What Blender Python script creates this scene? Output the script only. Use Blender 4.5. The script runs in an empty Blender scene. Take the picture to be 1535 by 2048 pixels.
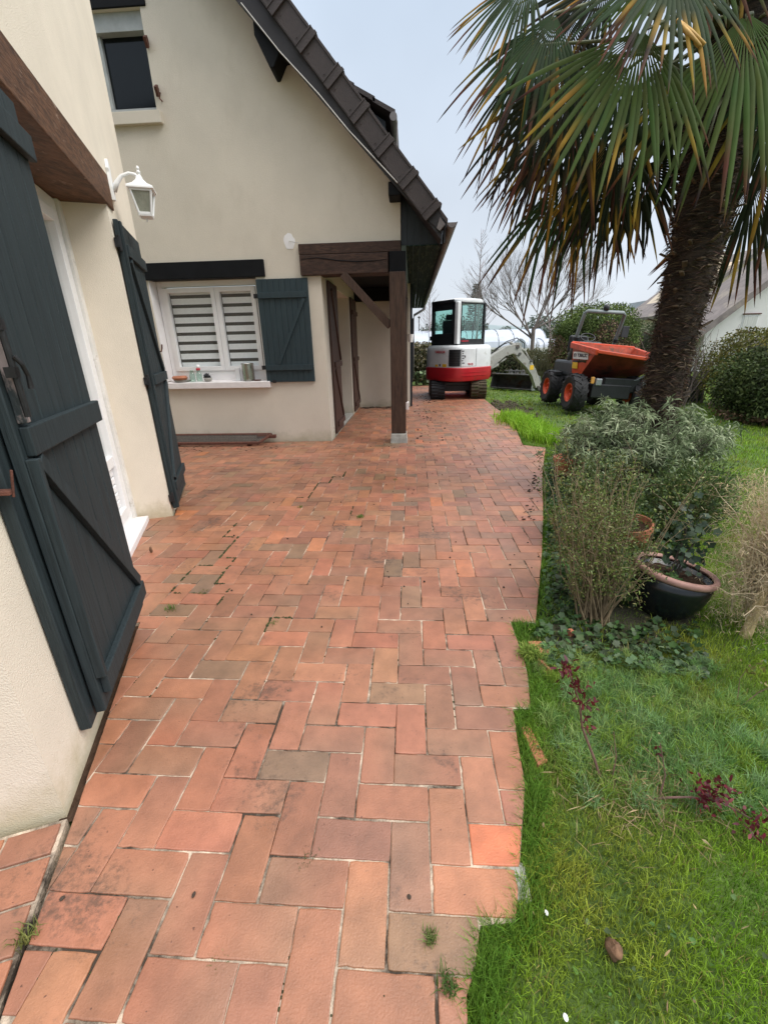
import bpy, math, random
import numpy as np
from mathutils import Vector, Matrix, noise
sc = bpy.context.scene
col = sc.collection
random.seed(7); rng = np.random.default_rng(7)
R = math.radians
# ---------------------------------------------------------------- camera, world, sun, exposure
pitch, roll, yaw, FPX, CH = .368921695, -.0235769869, -.0673543413, 869.474751, 1.35
F0 = Vector((math.sin(yaw), math.cos(yaw), 0)); R0 = Vector((math.cos(yaw), -math.sin(yaw), 0)); U0 = Vector((0, 0, 1))
F2 = F0 * math.cos(pitch) - U0 * math.sin(pitch); U2 = F0 * math.sin(pitch) + U0 * math.cos(pitch)
R3 = R0 * math.cos(roll) + U2 * math.sin(roll); U3 = -R0 * math.sin(roll) + U2 * math.cos(roll)
cam = bpy.data.objects.new('camera', bpy.data.cameras.new('camera'))
col.objects.link(cam)
mw = Matrix((R3, U3, -F2)).transposed().to_4x4(); mw.translation = (0, 0, CH)
cam.matrix_world = mw
cam.data.sensor_fit = 'VERTICAL'; cam.data.sensor_height = 24; cam.data.lens = FPX * 24 / 2048
cam.data.clip_start = .02; cam.data.clip_end = 2000
sc.camera = cam
SUN_EL, SUN_AZ = R(50), R(106)          # azimuth measured from +Y towards +X
w = bpy.data.worlds.new('World'); sc.world = w; w.use_nodes = True
nt = w.node_tree; nt.nodes.clear()
wo = nt.nodes.new('ShaderNodeOutputWorld'); bg = nt.nodes.new('ShaderNodeBackground')
sky = nt.nodes.new('ShaderNodeTexSky'); sky.sky_type = 'NISHITA'; sky.sun_disc = False
sky.sun_elevation = SUN_EL; sky.sun_rotation = SUN_AZ; sky.air_density = 1.0; sky.dust_density = 4
# overcast: the blue sky veiled by an even cloud layer that is brightest overhead
tc = nt.nodes.new('ShaderNodeTexCoord'); sp = nt.nodes.new('ShaderNodeSeparateXYZ')
nt.links.new(tc.outputs['Generated'], sp.inputs[0])
cr = nt.nodes.new('ShaderNodeValToRGB'); nt.links.new(sp.outputs['Z'], cr.inputs[0])
e = cr.color_ramp.elements
e[0].position = 0.0; e[0].color = (7.3, 7.8, 8.4, 1)
e[1].position = 1.0; e[1].color = (23, 23, 23, 1)
for p_, c_ in ((.12, (7.0, 7.6, 8.4, 1)), (.50, (5.5, 6.45, 7.7, 1)), (.68, (12, 12.6, 13.6, 1))):
    q = e.new(p_); q.color = c_
nz = nt.nodes.new('ShaderNodeTexNoise'); nz.inputs['Scale'].default_value = 2.2; nz.inputs['Detail'].default_value = 4
nt.links.new(tc.outputs['Generated'], nz.inputs['Vector'])
nr = nt.nodes.new('ShaderNodeMapRange'); nt.links.new(nz.outputs[0], nr.inputs[0])
nr.inputs[1].default_value = .3; nr.inputs[2].default_value = .7; nr.inputs[3].default_value = .86; nr.inputs[4].default_value = 1.08
mul = nt.nodes.new('ShaderNodeVectorMath'); mul.operation = 'SCALE'
nt.links.new(cr.outputs[0], mul.inputs[0]); nt.links.new(nr.outputs[0], mul.inputs['Scale'])
mx = nt.nodes.new('ShaderNodeMix'); mx.data_type = 'RGBA'; mx.inputs[0].default_value = .88
nt.links.new(sky.outputs[0], mx.inputs[6]); nt.links.new(mul.outputs[0], mx.inputs[7])
nt.links.new(mx.outputs[2], bg.inputs[0]); bg.inputs[1].default_value = .08
nt.links.new(bg.outputs[0], wo.inputs[0])
sun = bpy.data.lights.new('sun', 'SUN'); sun.energy = 1.8; sun.angle = R(38); sun.color = (1, .96, .9)
so = bpy.data.objects.new('sun', sun); col.objects.link(so)
sd = Vector((math.sin(SUN_AZ) * math.cos(SUN_EL), math.cos(SUN_AZ) * math.cos(SUN_EL), math.sin(SUN_EL)))
so.rotation_euler = (-sd).to_track_quat('-Z', 'Y').to_euler()
sc.view_settings.view_transform = 'Standard'; sc.view_settings.look = 'None'
sc.view_settings.exposure = 0.66; sc.view_settings.gamma = 1
sc.cycles.max_bounces = 8; sc.cycles.transparent_max_bounces = 12
# ---------------------------------------------------------------- materials
def S(r, g, b):     # sRGB 0-255 -> linear
    f = lambda c: (c / 255 / 12.92) if c / 255 <= .04045 else ((c / 255 + .055) / 1.055) ** 2.4
    return (f(r), f(g), f(b))
MATS = {}
def M(name, c, rough=.7, var=.15, scale=6, bump=0, bscale=80, c2=None, metal=0, attr=False, stretch=None, thr=None,
      spec=.5, rvar=0, trans=0, coat=0, speck=None, detail=6, c3=None, scale3=1.5, thr3=.6, st3=None, c3w=.08, base=None):
    m = bpy.data.materials.new(name); m.use_nodes = True; n = m.node_tree; N = n.nodes; L = n.links
    b = N['Principled BSDF']; tc = N.new('ShaderNodeTexCoord'); mp = N.new('ShaderNodeMapping')
    L.new(tc.outputs['Object'], mp.inputs[0])
    if stretch: mp.inputs['Scale'].default_value = stretch
    no = N.new('ShaderNodeTexNoise'); no.inputs['Scale'].default_value = scale; no.inputs['Detail'].default_value = detail
    no.inputs['Roughness'].default_value = .6
    L.new(mp.outputs[0], no.inputs['Vector'])
    cr = N.new('ShaderNodeValToRGB'); L.new(no.outputs[0], cr.inputs[0])
    lo = tuple(x * (1 - var) for x in c); hi = tuple(min(1, x * (1 + var)) for x in (c2 or c))
    if c2: lo = c; hi = c2
    a, z = thr or (.33, .67)
    cr.color_ramp.elements[0].position = a; cr.color_ramp.elements[1].position = z
    cr.color_ramp.elements[0].color = (*lo, 1); cr.color_ramp.elements[1].color = (*hi, 1)
    out = cr.outputs[0]
    def mixn(fac, A, B, bt='MIX'):
        x = N.new('ShaderNodeMix'); x.data_type = 'RGBA'; x.blend_type = bt
        if isinstance(fac, float): x.inputs[0].default_value = fac
        else: L.new(fac, x.inputs[0])
        L.new(A, x.inputs[6])
        if isinstance(B, tuple): x.inputs[7].default_value = (*B, 1)
        else: L.new(B, x.inputs[7])
        return x.outputs[2]
    if c3:
        n3 = N.new('ShaderNodeTexNoise'); n3.inputs['Scale'].default_value = scale3; n3.inputs['Detail'].default_value = 8
        n3.inputs['Roughness'].default_value = .7
        if st3:
            m3 = N.new('ShaderNodeMapping'); L.new(tc.outputs['Object'], m3.inputs[0]); m3.inputs['Scale'].default_value = st3; L.new(m3.outputs[0], n3.inputs['Vector'])
        else: L.new(mp.outputs[0], n3.inputs['Vector'])
        r3 = N.new('ShaderNodeMapRange'); r3.inputs[1].default_value = thr3; r3.inputs[2].default_value = thr3 + c3w
        L.new(n3.outputs[0], r3.inputs[0]); out = mixn(r3.outputs[0], out, c3)
    if attr:
        at = N.new('ShaderNodeAttribute'); at.attribute_name = 'Col'; out = mixn(1.0, out, at.outputs['Color'], 'MULTIPLY')
    if speck:
        vs = N.new('ShaderNodeTexNoise'); vs.inputs['Scale'].default_value = speck[1]; vs.inputs['Detail'].default_value = 2
        L.new(mp.outputs[0], vs.inputs['Vector'])
        r4 = N.new('ShaderNodeMapRange'); r4.inputs[1].default_value = speck[2]; r4.inputs[2].default_value = speck[2] + .05
        L.new(vs.outputs[0], r4.inputs[0]); out = mixn(r4.outputs[0], out, speck[0])
    if base:    # splashed dirt at the foot of a wall, with a ragged upper edge
        sx = N.new('ShaderNodeSeparateXYZ'); L.new(tc.outputs['Object'], sx.inputs[0]); nb_ = N.new('ShaderNodeTexNoise'); nb_.inputs['Scale'].default_value = 5; nb_.inputs['Detail'].default_value = 8; nb_.inputs['Roughness'].default_value = .7
        L.new(tc.outputs['Object'], nb_.inputs['Vector']); ma = N.new('ShaderNodeMath'); ma.operation = 'MULTIPLY_ADD'; L.new(nb_.outputs[0], ma.inputs[0]); ma.inputs[1].default_value = -.62; L.new(sx.outputs['Z'], ma.inputs[2])
        rb_ = N.new('ShaderNodeMapRange'); L.new(ma.outputs[0], rb_.inputs[0]); rb_.inputs[1].default_value = -.14; rb_.inputs[2].default_value = -.34; rb_.inputs[3].default_value = 0; rb_.inputs[4].default_value = .75
        out = mixn(rb_.outputs[0], out, base)
    L.new(out, b.inputs['Base Color'])
    b.inputs['Roughness'].default_value = rough; b.inputs['Metallic'].default_value = metal
    b.inputs['Specular IOR Level'].default_value = spec
    if coat: b.inputs['Coat Weight'].default_value = coat; b.inputs['Coat Roughness'].default_value = .42
    if rvar:
        n5 = N.new('ShaderNodeTexNoise'); n5.inputs['Scale'].default_value = 1.3; n5.inputs['Detail'].default_value = 5
        L.new(tc.outputs['Object'], n5.inputs['Vector'])
        r5 = N.new('ShaderNodeMapRange'); r5.inputs[1].default_value = .35; r5.inputs[2].default_value = .65
        r5.inputs[3].default_value = max(.05, rough - rvar); r5.inputs[4].default_value = min(1, rough + rvar)
        L.new(n5.outputs[0], r5.inputs[0]); L.new(r5.outputs[0], b.inputs['Roughness'])
    if bump:
        n2 = N.new('ShaderNodeTexNoise'); n2.inputs['Scale'].default_value = bscale; n2.inputs['Detail'].default_value = 4
        L.new(mp.outputs[0], n2.inputs['Vector'])
        bp = N.new('ShaderNodeBump'); bp.inputs['Strength'].default_value = min(1, bump); bp.inputs['Distance'].default_value = .004 * max(1, bump)
        L.new(n2.outputs[0], bp.inputs['Height']); L.new(bp.outputs[0], b.inputs['Normal'])
    if trans:   # leaves let light through
        tr = N.new('ShaderNodeBsdfTranslucent'); L.new(out, tr.inputs[0])
        ms = N.new('ShaderNodeMixShader'); ms.inputs[0].default_value = trans
        L.new(b.outputs[0], ms.inputs[1]); L.new(tr.outputs[0], ms.inputs[2])
        L.new(ms.outputs[0], N['Material Output'].inputs[0])
    m.diffuse_color = (*c, 1)
    MATS[name] = m
    return m
def glass_mat(name, tint, gloss=.12, rough=.02, opac=.0):
    m = bpy.data.materials.new(name); m.use_nodes = True; n = m.node_tree; N = n.nodes; L = n.links
    N.clear(); o = N.new('ShaderNodeOutputMaterial'); t = N.new('ShaderNodeBsdfTransparent'); t.inputs[0].default_value = (*tint, 1)
    g = N.new('ShaderNodeBsdfGlossy'); g.inputs['Roughness'].default_value = rough
    fr = N.new('ShaderNodeFresnel'); fr.inputs[0].default_value = 1.5
    mr = N.new('ShaderNodeMath'); mr.operation = 'ADD'; mr.inputs[1].default_value = gloss; L.new(fr.outputs[0], mr.inputs[0])
    ge = N.new('ShaderNodeNewGeometry'); iv = N.new('ShaderNodeMath'); iv.operation = 'SUBTRACT'; iv.inputs[0].default_value = 1; L.new(ge.outputs['Backfacing'], iv.inputs[1]); mm = N.new('ShaderNodeMath'); mm.operation = 'MULTIPLY'; L.new(mr.outputs[0], mm.inputs[0]); L.new(iv.outputs[0], mm.inputs[1]); mr = mm
    x = N.new('ShaderNodeMixShader'); L.new(mr.outputs[0], x.inputs[0]); L.new(t.outputs[0], x.inputs[1]); L.new(g.outputs[0], x.inputs[2])
    L.new(x.outputs[0], o.inputs[0]); return m
m_stucco = M('stucco_near', (.75, .675, .56), .9, .05, 3, .6, 190, speck=((.40, .33, .25), 95, .74), c3=(.70, .62, .50), scale3=1.6, thr3=.60, c3w=.2, base=(.46, .40, .25))
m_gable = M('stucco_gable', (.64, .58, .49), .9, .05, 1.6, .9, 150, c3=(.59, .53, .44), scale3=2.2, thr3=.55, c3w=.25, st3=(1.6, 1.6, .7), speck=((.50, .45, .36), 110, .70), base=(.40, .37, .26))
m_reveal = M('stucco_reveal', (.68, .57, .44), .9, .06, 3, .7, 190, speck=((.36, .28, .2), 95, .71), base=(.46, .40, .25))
m_white_wall = M('white_render', (.78, .76, .76), .75, .05, 5, .5, 60)
m_pvc = M('white_pvc', (.80, .80, .80), .35, .04, 4)
m_weath = M('weathered_white', (.70, .68, .64), .8, .1, 8, .5, 40, c3=(.42, .38, .33), scale3=9, thr3=.58)
m_shut = M('shutter_paint', (.023, .033, .037), .62, .3, 3, .35, 9, stretch=(30, 30, 1.2), c3=(.034, .048, .051), scale3=2.0, thr3=.55, c3w=.2, speck=((.16, .18, .19), 26, .765), spec=.25)
m_worn = M('worn_wood_edge', (.030, .040, .044), .6, .2, 5, .8, 30, c3=(.30, .24, .23), scale3=5, thr3=.5, stretch=(3, 3, 1.2))
m_shutg = M('gable_shutter_paint', (.015, .032, .040), .6, .2, 4, .35, 9, stretch=(14, 14, 1))
m_brownsh = M('brown_shutter_paint', (.055, .024, .017), .55, .25, 4, .4, 10, stretch=(14, 14, 1))
m_beam = M('beam_stain', (.046, .024, .017), .6, .4, 6, .8, 14, stretch=(2, 8, 8), c3=(.07, .037, .025), scale3=3, thr3=.55, spec=.3)
m_post = M('post_stain', (.062, .035, .024), .6, .35, 5, .8, 14, stretch=(9, 9, 1.1), c3=(.036, .021, .016), scale3=2.6, thr3=.56, spec=.3)
m_lintel = M('lintel_stain', (.10, .047, .024), .6, .5, 5, .9, 10, stretch=(5, 2, 12), c3=(.32, .22, .16), scale3=2.6, thr3=.61, spec=.3)
m_black = M('black_paint', (.005, .0055, .007), .7, .3, 5, .3, 20, spec=.2)
m_clad = M('cladding_paint', (.008, .013, .020), .5, .3, 5, .3, 20, stretch=(8, 8, 1))
m_soffit = M('soffit_boards', (.012, .030, .030), .85, .3, 4, .5, 20, stretch=(8, 1, 8), c3=(.05, .075, .055), scale3=3, thr3=.52, spec=.15)
m_rooft = M('roof_tile_brown', (.038, .027, .025), .6, .2, 6, .7, 60, c3=(.06, .055, .045), scale3=6, thr3=.62)
m_fascia = M('fascia_paint', (.020, .017, .019), .6, .2, 5, .3, 20)
m_concrete = M('concrete', (.33, .32, .29), .9, .25, 14, 1.2, 70, c3=(.16, .17, .13), scale3=7, thr3=.6)
m_sill = M('sill_paint', (.74, .70, .69), .7, .06, 9, .4, 50, c3=(.58, .54, .51), scale3=6, thr3=.62)
m_rust = M('rust', (.10, .035, .022), .8, .4, 30, .8, 90)
m_dmetal = M('dark_metal', (.03, .03, .032), .5, .3, 20, .3, 60, metal=.6)
m_mesh = M('rusty_mesh', (.10, .09, .08), .7, .3, 20)
m_galv = M('galvanised_metal', (.36, .38, .40), .4, .2, 20, metal=.8)
m_lamp = M('white_enamel', (.82, .83, .84), .3, .03, 10)
m_gutter = M('gutter_pvc', (.17, .15, .15), .5, .15, 8)
m_cable = M('cable_white', (.50, .48, .45), .6, .1, 20)
m_pot_t = M('terracotta', (.42, .16, .085), .8, .2, 12, .5, 60, c3=(.50, .30, .2), scale3=6, thr3=.6)
m_glaze = M('black_glaze', (.006, .008, .010), .22, .3, 8)
m_rim = M('pot_rim', (.40, .22, .18), .6, .15, 20, .4, 60)
m_soil = M('soil', (.040, .024, .016), .95, .5, 25, 2.5, 60, c2=(.075, .048, .033), spec=.08)
m_bark = M('bark', (.10, .085, .068), .9, .4, 20, 1.5, 50)
m_twig = M('twig', (.17, .125, .07), .85, .3, 20, .5, 60)
m_attr = M('leaf', (1, 1, 1), .55, .12, 20, attr=True, trans=.25)
m_attr_s = M('leaf_matt', (1, 1, 1), .8, .12, 20, attr=True, trans=.15, spec=.2)
m_palm = M('palm_blade', (1, 1, 1), .6, .15, 9, attr=True, trans=.25, spec=.14)
m_grass = M('grass_blade', (1, 1, 1), .6, .1, 9, attr=True, trans=.3, spec=.3)
m_fibre = M('palm_fibre', (.055, .037, .027), .95, .5, 14, 2, 50, stretch=(1, 1, 7), c3=(.020, .014, .011), scale3=5, thr3=.50)
m_red = M('machine_red', (.42, .012, .020), .35, .1, 5, c3=(.16, .045, .03), scale3=4, thr3=.60, c3w=.15, coat=.2)
m_whitep = M('machine_white', (.68, .70, .71), .4, .08, 4, c3=(.42, .41, .37), scale3=3.5, thr3=.60, coat=.2)
m_blackp = M('machine_black', (.012, .013, .015), .45, .3, 8)
m_dgrey = M('machine_grey', (.035, .038, .042), .5, .2, 8)
m_rops = M('rops_grey', (.17, .20, .205), .5, .12, 6)
m_orange = M('machine_orange', (.60, .072, .020), .45, .2, 5, c3=(.30, .06, .03), scale3=4, thr3=.58, coat=.1)
m_orangein = M('hopper_inside', (.50, .09, .045), .6, .3, 7, c3=(.17, .09, .06), scale3=5, thr3=.52)
m_tyre = M('tyre_rubber', (.016, .016, .018), .75, .3, 12, .5, 60)
m_mud = M('mud', (.075, .058, .036), .95, .4, 12, 2, 40, c3=(.05, .06, .02), scale3=6, thr3=.5)
m_armw = M('arm_white', (.36, .36, .33), .6, .2, 6, c3=(.20, .18, .15), scale3=6, thr3=.54)
m_steel = M('worn_steel', (.10, .10, .095), .6, .35, 9, .5, 40, metal=.3, c3=(.09, .05, .03), scale3=6, thr3=.55)
m_yellow = M('sticker_yellow', (.80, .50, .03), .5, .1, 20)
m_white = M('sticker_white', (.80, .80, .80), .5, .05, 20)
m_ink = M('ink_dark', (.03, .03, .05), .6, .1, 20)
m_inkred = M('ink_red', (.50, .04, .06), .6, .1, 20)
m_amber = M('amber_lens', (.70, .35, .08), .3, .1, 20)
m_brownobj = M('dried_leaf', (.14, .075, .04), .85, .4, 40, .8, 60)
m_moss = M('moss', (.035, .045, .014), .95, .5, 40, 2, 90)
m_tarp = M('green_tarp', (.030, .060, .062), .4, .4, 5, .8, 20)
m_grey_roof = M('grey_slate', (.20, .17, .16), .8, .2, 3, .6, 12, c3=(.28, .24, .2), scale3=1, thr3=.55)
m_neigh = M('neighbour_render', (.72, .70, .68), .85, .04, 2)
m_beige = M('beige_render', (.60, .50, .38), .85, .08, 2)
m_poly = M('polytunnel_sheet', (.46, .50, .57), .5, .06, 1.5)
m_glass = glass_mat('window_glass', (.985, .99, .99), .03)
m_cabglass = glass_mat('cab_glass', (.80, .94, .91), .08)
m_clear = glass_mat('clear_glass', (.86, .93, .90), .05)
m_frost = M('lantern_glass', (.28, .29, .24), .3, .15, 20, .4, 60)
m_darkpane = M('dark_pane', (.004, .006, .007), .12, .3, 2, spec=.35)
m_blindl = M('blind_light', (.84, .87, .88), .8, .04, 30)
m_blindd = M('blind_dark', (.055, .055, .052), .8, .1, 30)
m_curtain = M('curtain', (.55, .55, .52), .9, .25, 4, stretch=(14, 14, .4))
m_steelcan = M('brushed_steel', (.42, .40, .38), .22, .15, 40, metal=1)
m_dirt = M('floor_dirt', (.05, .035, .025), .95, .5, 40, 1, 90)
# ---------------------------------------------------------------- geometry helpers
class MB:
    def __init__(s): s.v = []; s.f = []; s.c = []
    def add(s, vs, fs, colr=None):
        n = len(s.v); s.v += [tuple(map(float, v)) for v in vs]; s.f += [tuple(i + n for i in f) for f in fs]
        s.c += [colr or (1, 1, 1)] * len(vs)
        return s
    def hexa(s, p, colr=None):   # p: 4 bottom + 4 top, ccw
        return s.add(p, [(3, 2, 1, 0), (4, 5, 6, 7), (0, 1, 5, 4), (1, 2, 6, 5), (2, 3, 7, 6), (3, 0, 4, 7)], colr)
    def box(s, a, b, colr=None, T=None):
        (x0, y0, z0), (x1, y1, z1) = a, b
        x0, x1 = sorted((x0, x1)); y0, y1 = sorted((y0, y1)); z0, z1 = sorted((z0, z1))
        p = [(x0, y0, z0), (x1, y0, z0), (x1, y1, z0), (x0, y1, z0), (x0, y0, z1), (x1, y0, z1), (x1, y1, z1), (x0, y1, z1)]
        if T: p = [T(*q) for q in p]
        return s.hexa(p, colr)
    def prism(s, poly, T0, T1, colr=None):   # poly list of 2D, T0/T1 map 2D->3D for both ends
        n = len(poly); vs = [T0(*q) for q in poly] + [T1(*q) for q in poly]
        fs = [tuple(range(n - 1, -1, -1)), tuple(range(n, 2 * n))] + [(i, (i + 1) % n, n + (i + 1) % n, n + i) for i in range(n)]
        return s.add(vs, fs, colr)
    def beam(s, a, b, w, h, up=(0, 0, 1), colr=None):
        a = Vector(a); b = Vector(b); d = (b - a).normalized(); x = d.cross(Vector(up))
        if x.length < 1e-4: x = d.cross(Vector((1, 0, 0)))
        x.normalize(); y = x.cross(d); x = x * w / 2; y = y * h / 2
        return s.hexa([a - x - y, a + x - y, b + x - y, b - x - y, a - x + y, a + x + y, b + x + y, b - x + y], colr)
    def tube(s, path, r, n=8, colr=None, cap=True):
        path = [Vector(p) for p in path]; m = len(path); rs = r if isinstance(r, (list, tuple)) else [r] * m
        vs = []; fs = []
        ref = Vector((0, 0, 1))
        for i, p in enumerate(path):
            d = (path[min(i + 1, m - 1)] - path[max(i - 1, 0)])
            d = d.normalized() if d.length > 1e-9 else Vector((0, 0, 1))
            x = d.cross(ref)
            if x.length < .05: x = d.cross(Vector((1, 0, 0)))
            x.normalize(); y = d.cross(x)
            for k in range(n):
                t = 2 * math.pi * k / n; vs.append(p + (x * math.cos(t) + y * math.sin(t)) * rs[i])
        for i in range(m - 1):
            for k in range(n):
                k2 = (k + 1) % n; fs.append((i * n + k, i * n + k2, (i + 1) * n + k2, (i + 1) * n + k))
        if cap: fs += [tuple(range(n - 1, -1, -1)), tuple(range((m - 1) * n, m * n))]
        return s.add(vs, fs, colr)
    def lathe(s, prof, c, ax='z', n=24, colr=None, T=None, sc2=None):
        vs = []; fs = []; m = len(prof)
        for r, h in prof:
            for k in range(n):
                t = 2 * math.pi * k / n; a, b = r * math.cos(t), r * math.sin(t)
                p = {'z': (a, b, h), 'x': (h, a, b), 'y': (a, h, b)}[ax]
                p = Vector(p) + Vector(c); vs.append(T(*p) if T else p)
        for i in range(m - 1):
            for k in range(n):
                k2 = (k + 1) % n; fs.append((i * n + k, i * n + k2, (i + 1) * n + k2, (i + 1) * n + k))
        return s.add(vs, fs, colr)
    def build(s, name, mat, parent=None, smooth=False, bevel=0, segs=2, fixn=True, attr=False):
        me = bpy.data.meshes.new(name); me.from_pydata(s.v, [], s.f); me.update()
        if fixn:
            import bmesh
            bm = bmesh.new(); bm.from_mesh(me); bmesh.ops.recalc_face_normals(bm, faces=bm.faces); bm.to_mesh(me); bm.free()
        if attr:
            a = me.color_attributes.new('Col', 'FLOAT_COLOR', 'POINT')
            a.data.foreach_set('color', np.hstack([np.array(s.c), np.ones((len(s.c), 1))]).astype(np.float32).ravel())
        me.materials.append(mat)
        if smooth: me.polygons.foreach_set('use_smooth', [True] * len(me.polygons))
        return link(name, me, parent, bevel, segs)
def link(name, me, parent=None, bevel=0, segs=2):
    o = bpy.data.objects.new(name, me); col.objects.link(o)
    if bevel:
        b = o.modifiers.new('bevel', 'BEVEL'); b.width = bevel; b.segments = segs; b.limit_method = 'ANGLE'; b.angle_limit = R(40)
        b.harden_normals = False
    if parent: attach(o, parent)
    return o
def attach(o, parent):
    o.parent = parent
    if parent.type == 'EMPTY': o.matrix_parent_inverse = Matrix.Translation(-Vector(parent.location))
def thing(name, loc, label, cat, group=None, kind=None):
    o = bpy.data.objects.new(name, None); col.objects.link(o); o.location = loc; o.empty_display_size = .1
    return tag(o, label, cat, group, kind)
def tag(o, label=None, cat=None, group=None, kind=None):
    if label: o['label'] = label
    if cat: o['category'] = cat
    if group: o['group'] = group
    if kind: o['kind'] = kind
    return o
def copy_tree(o, parent=None):
    c = o.copy(); col.objects.link(c)
    if parent: c.parent = parent
    for ch in [x for x in bpy.data.objects if x.parent == o]: copy_tree(ch, c)
    return c
def npmesh(name, V, quads=None, tris=None, C=None, mat=None, parent=None, smooth=False):
    me = bpy.data.meshes.new(name)
    q = np.zeros((0, 4), int) if quads is None else quads; t = np.zeros((0, 3), int) if tris is None else tris
    me.vertices.add(len(V)); me.vertices.foreach_set('co', np.asarray(V, np.float32).ravel())
    nl = q.size + t.size; me.loops.add(nl)
    me.loops.foreach_set('vertex_index', np.concatenate([q.ravel(), t.ravel()]).astype(np.int32))
    me.polygons.add(len(q) + len(t))
    st = np.concatenate([np.arange(len(q)) * 4, q.size + np.arange(len(t)) * 3]).astype(np.int32)
    me.polygons.foreach_set('loop_start', st)
    if C is not None:
        a = me.color_attributes.new('Col', 'FLOAT_COLOR', 'POINT')
        a.data.foreach_set('color', np.hstack([C, np.ones((len(C), 1))]).astype(np.float32).ravel())
    me.update(calc_edges=True); me.validate()
    if smooth: me.polygons.foreach_set('use_smooth', [True] * len(me.polygons))
    if mat: me.materials.append(mat)
    return link(name, me, parent)
def unit(a): return a / np.maximum(np.linalg.norm(a, axis=-1, keepdims=True), 1e-9)
def rdir(n, up=0.0):
    d = rng.normal(size=(n, 3)); d = unit(d); d[:, 2] += up; return unit(d)
def leaves(P, D, L, Wd, C, droop=.3, name='foliage', mat=None, parent=None, fold=.15):
    """lance shaped leaves: base, two mid rows, tip"""
    P = np.asarray(P, float); n = len(P); D = unit(np.asarray(D, float)); L = np.broadcast_to(L, n)[:, None]; Wd = np.broadcast_to(Wd, n)[:, None]
    side = unit(np.cross(D, rdir(n))); nrm = np.cross(side, D)
    dn = np.array([0, 0, -1.0])
    m1 = P + D * L * .35 + dn * L * droop * .1; m2 = P + D * L * .7 + dn * L * droop * .4; tip = P + D * L + dn * L * droop
    f = nrm * Wd * fold
    V = np.stack([P, m1 - side * Wd / 2 + f, m1 + side * Wd / 2 + f, m2 - side * Wd * .4 + f, m2 + side * Wd * .4 + f, tip], 1).reshape(-1, 3)
    b = (np.arange(n) * 6)[:, None]
    q = b + np.array([[1, 2, 4, 3]]); t = np.concatenate([b + np.array([[0, 2, 1]]), b + np.array([[3, 4, 5]])])
    return npmesh(name, V, q, t, np.repeat(np.asarray(C, float), 6, 0), mat or m_attr, parent)
def blades(P, H, Wd, C, lean=.5, name='grass', mat=None, parent=None):
    n = len(P); az = rng.uniform(0, 2 * np.pi, n); ln = rng.uniform(0, lean, n) ** 1.0
    d = np.stack([np.cos(az), np.sin(az), np.zeros(n)], 1); az2 = az + rng.normal(0, .8, n) + np.pi / 2
    s = np.stack([np.cos(az2), np.sin(az2), np.zeros(n)], 1) * np.broadcast_to(Wd, n)[:, None] / 2
    H = np.broadcast_to(H, n)[:, None]; ln = ln[:, None]; up = np.array([0, 0, 1.0])
    mid = P + d * H * ln * .35 + up * H * .6; tip = P + d * H * ln + up * H * np.sqrt(np.maximum(.1, 1 - ln ** 2 * .6))
    V = np.stack([P - s, P + s, mid + s * .75, mid - s * .75, tip], 1).reshape(-1, 3)
    b = (np.arange(n) * 5)[:, None]; C = np.asarray(C, float)
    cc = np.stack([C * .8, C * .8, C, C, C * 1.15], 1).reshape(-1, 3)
    return npmesh(name, V, b + np.array([[0, 1, 2, 3]]), b + np.array([[3, 2, 4]]), cc, mat or m_grass, parent)
def jit(c, n, v=.2, hue=.08):
    c = np.array(c)[None] * (1 + rng.uniform(-v, v, (n, 1))); return np.clip(c * (1 + rng.uniform(-hue, hue, (n, 3))), 0, 1)
def text(name, body, size, mat, parent, loc, right, up, ext=.002):
    cu = bpy.data.curves.new(name, 'FONT'); cu.body = body; cu.size = size; cu.extrude = ext; cu.align_x = 'CENTER'; cu.align_y = 'CENTER'
    cu.offset = size * .02
    o = bpy.data.objects.new(name, cu); col.objects.link(o)
    dg = bpy.context.evaluated_depsgraph_get(); me = bpy.data.meshes.new_from_object(o.evaluated_get(dg)); bpy.data.objects.remove(o)
    r = Vector(right).normalized(); u = Vector(up).normalized(); nn = r.cross(u)
    Mx = Matrix((r, u, nn)).transposed().to_4x4(); Mx.translation = loc
    me.transform(Mx); me.materials.clear(); me.materials.append(mat)
    return link(name, me, parent)
def branchy(mb, p, d, L, r, depth, spread=.5, up=.15, colr=None, n=5, kids=(2, 4), shrink=.72, wob=.12, tips=None):
    """recursive limb; straight-ish with kinks"""
    pts = [Vector(p)]; rs = [r]; dd = Vector(d).normalized(); k = 3
    for i in range(k):
        dd = (dd + Vector((random.gauss(0, wob), random.gauss(0, wob), random.gauss(0, wob) + up * .3))).normalized()
        pts.append(pts[-1] + dd * L / k); rs.append(r * (1 - .45 * (i + 1) / k))
    mb.tube(pts, rs, n if depth > 1 else 4, colr, cap=False)
    if tips is not None and depth <= 1: tips.append((tuple(pts[-1]), tuple(dd))); tips.append((tuple(pts[-2]), tuple(dd)))
    if depth <= 0: return
    for j in range(random.randint(*kids)):
        t = random.uniform(.35, 1); i = min(k - 1, int(t * k)); q = pts[i].lerp(pts[i + 1], t * k - i)
        ax = Vector((random.gauss(0, 1), random.gauss(0, 1), random.gauss(0, .6))).normalized()
        nd = (dd + ax * spread + Vector((0, 0, up))).normalized()
        branchy(mb, q, nd, L * random.uniform(shrink - .15, shrink + .1), max(.0008, rs[i] * .6), depth - 1, spread, up, colr, n, kids, shrink, wob, tips)
P0 = Vector((-1.084, .871, 0)); U_ = Vector((-.3629, .9318, 0)); N_ = Vector((.9318, .3629, 0))
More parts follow.
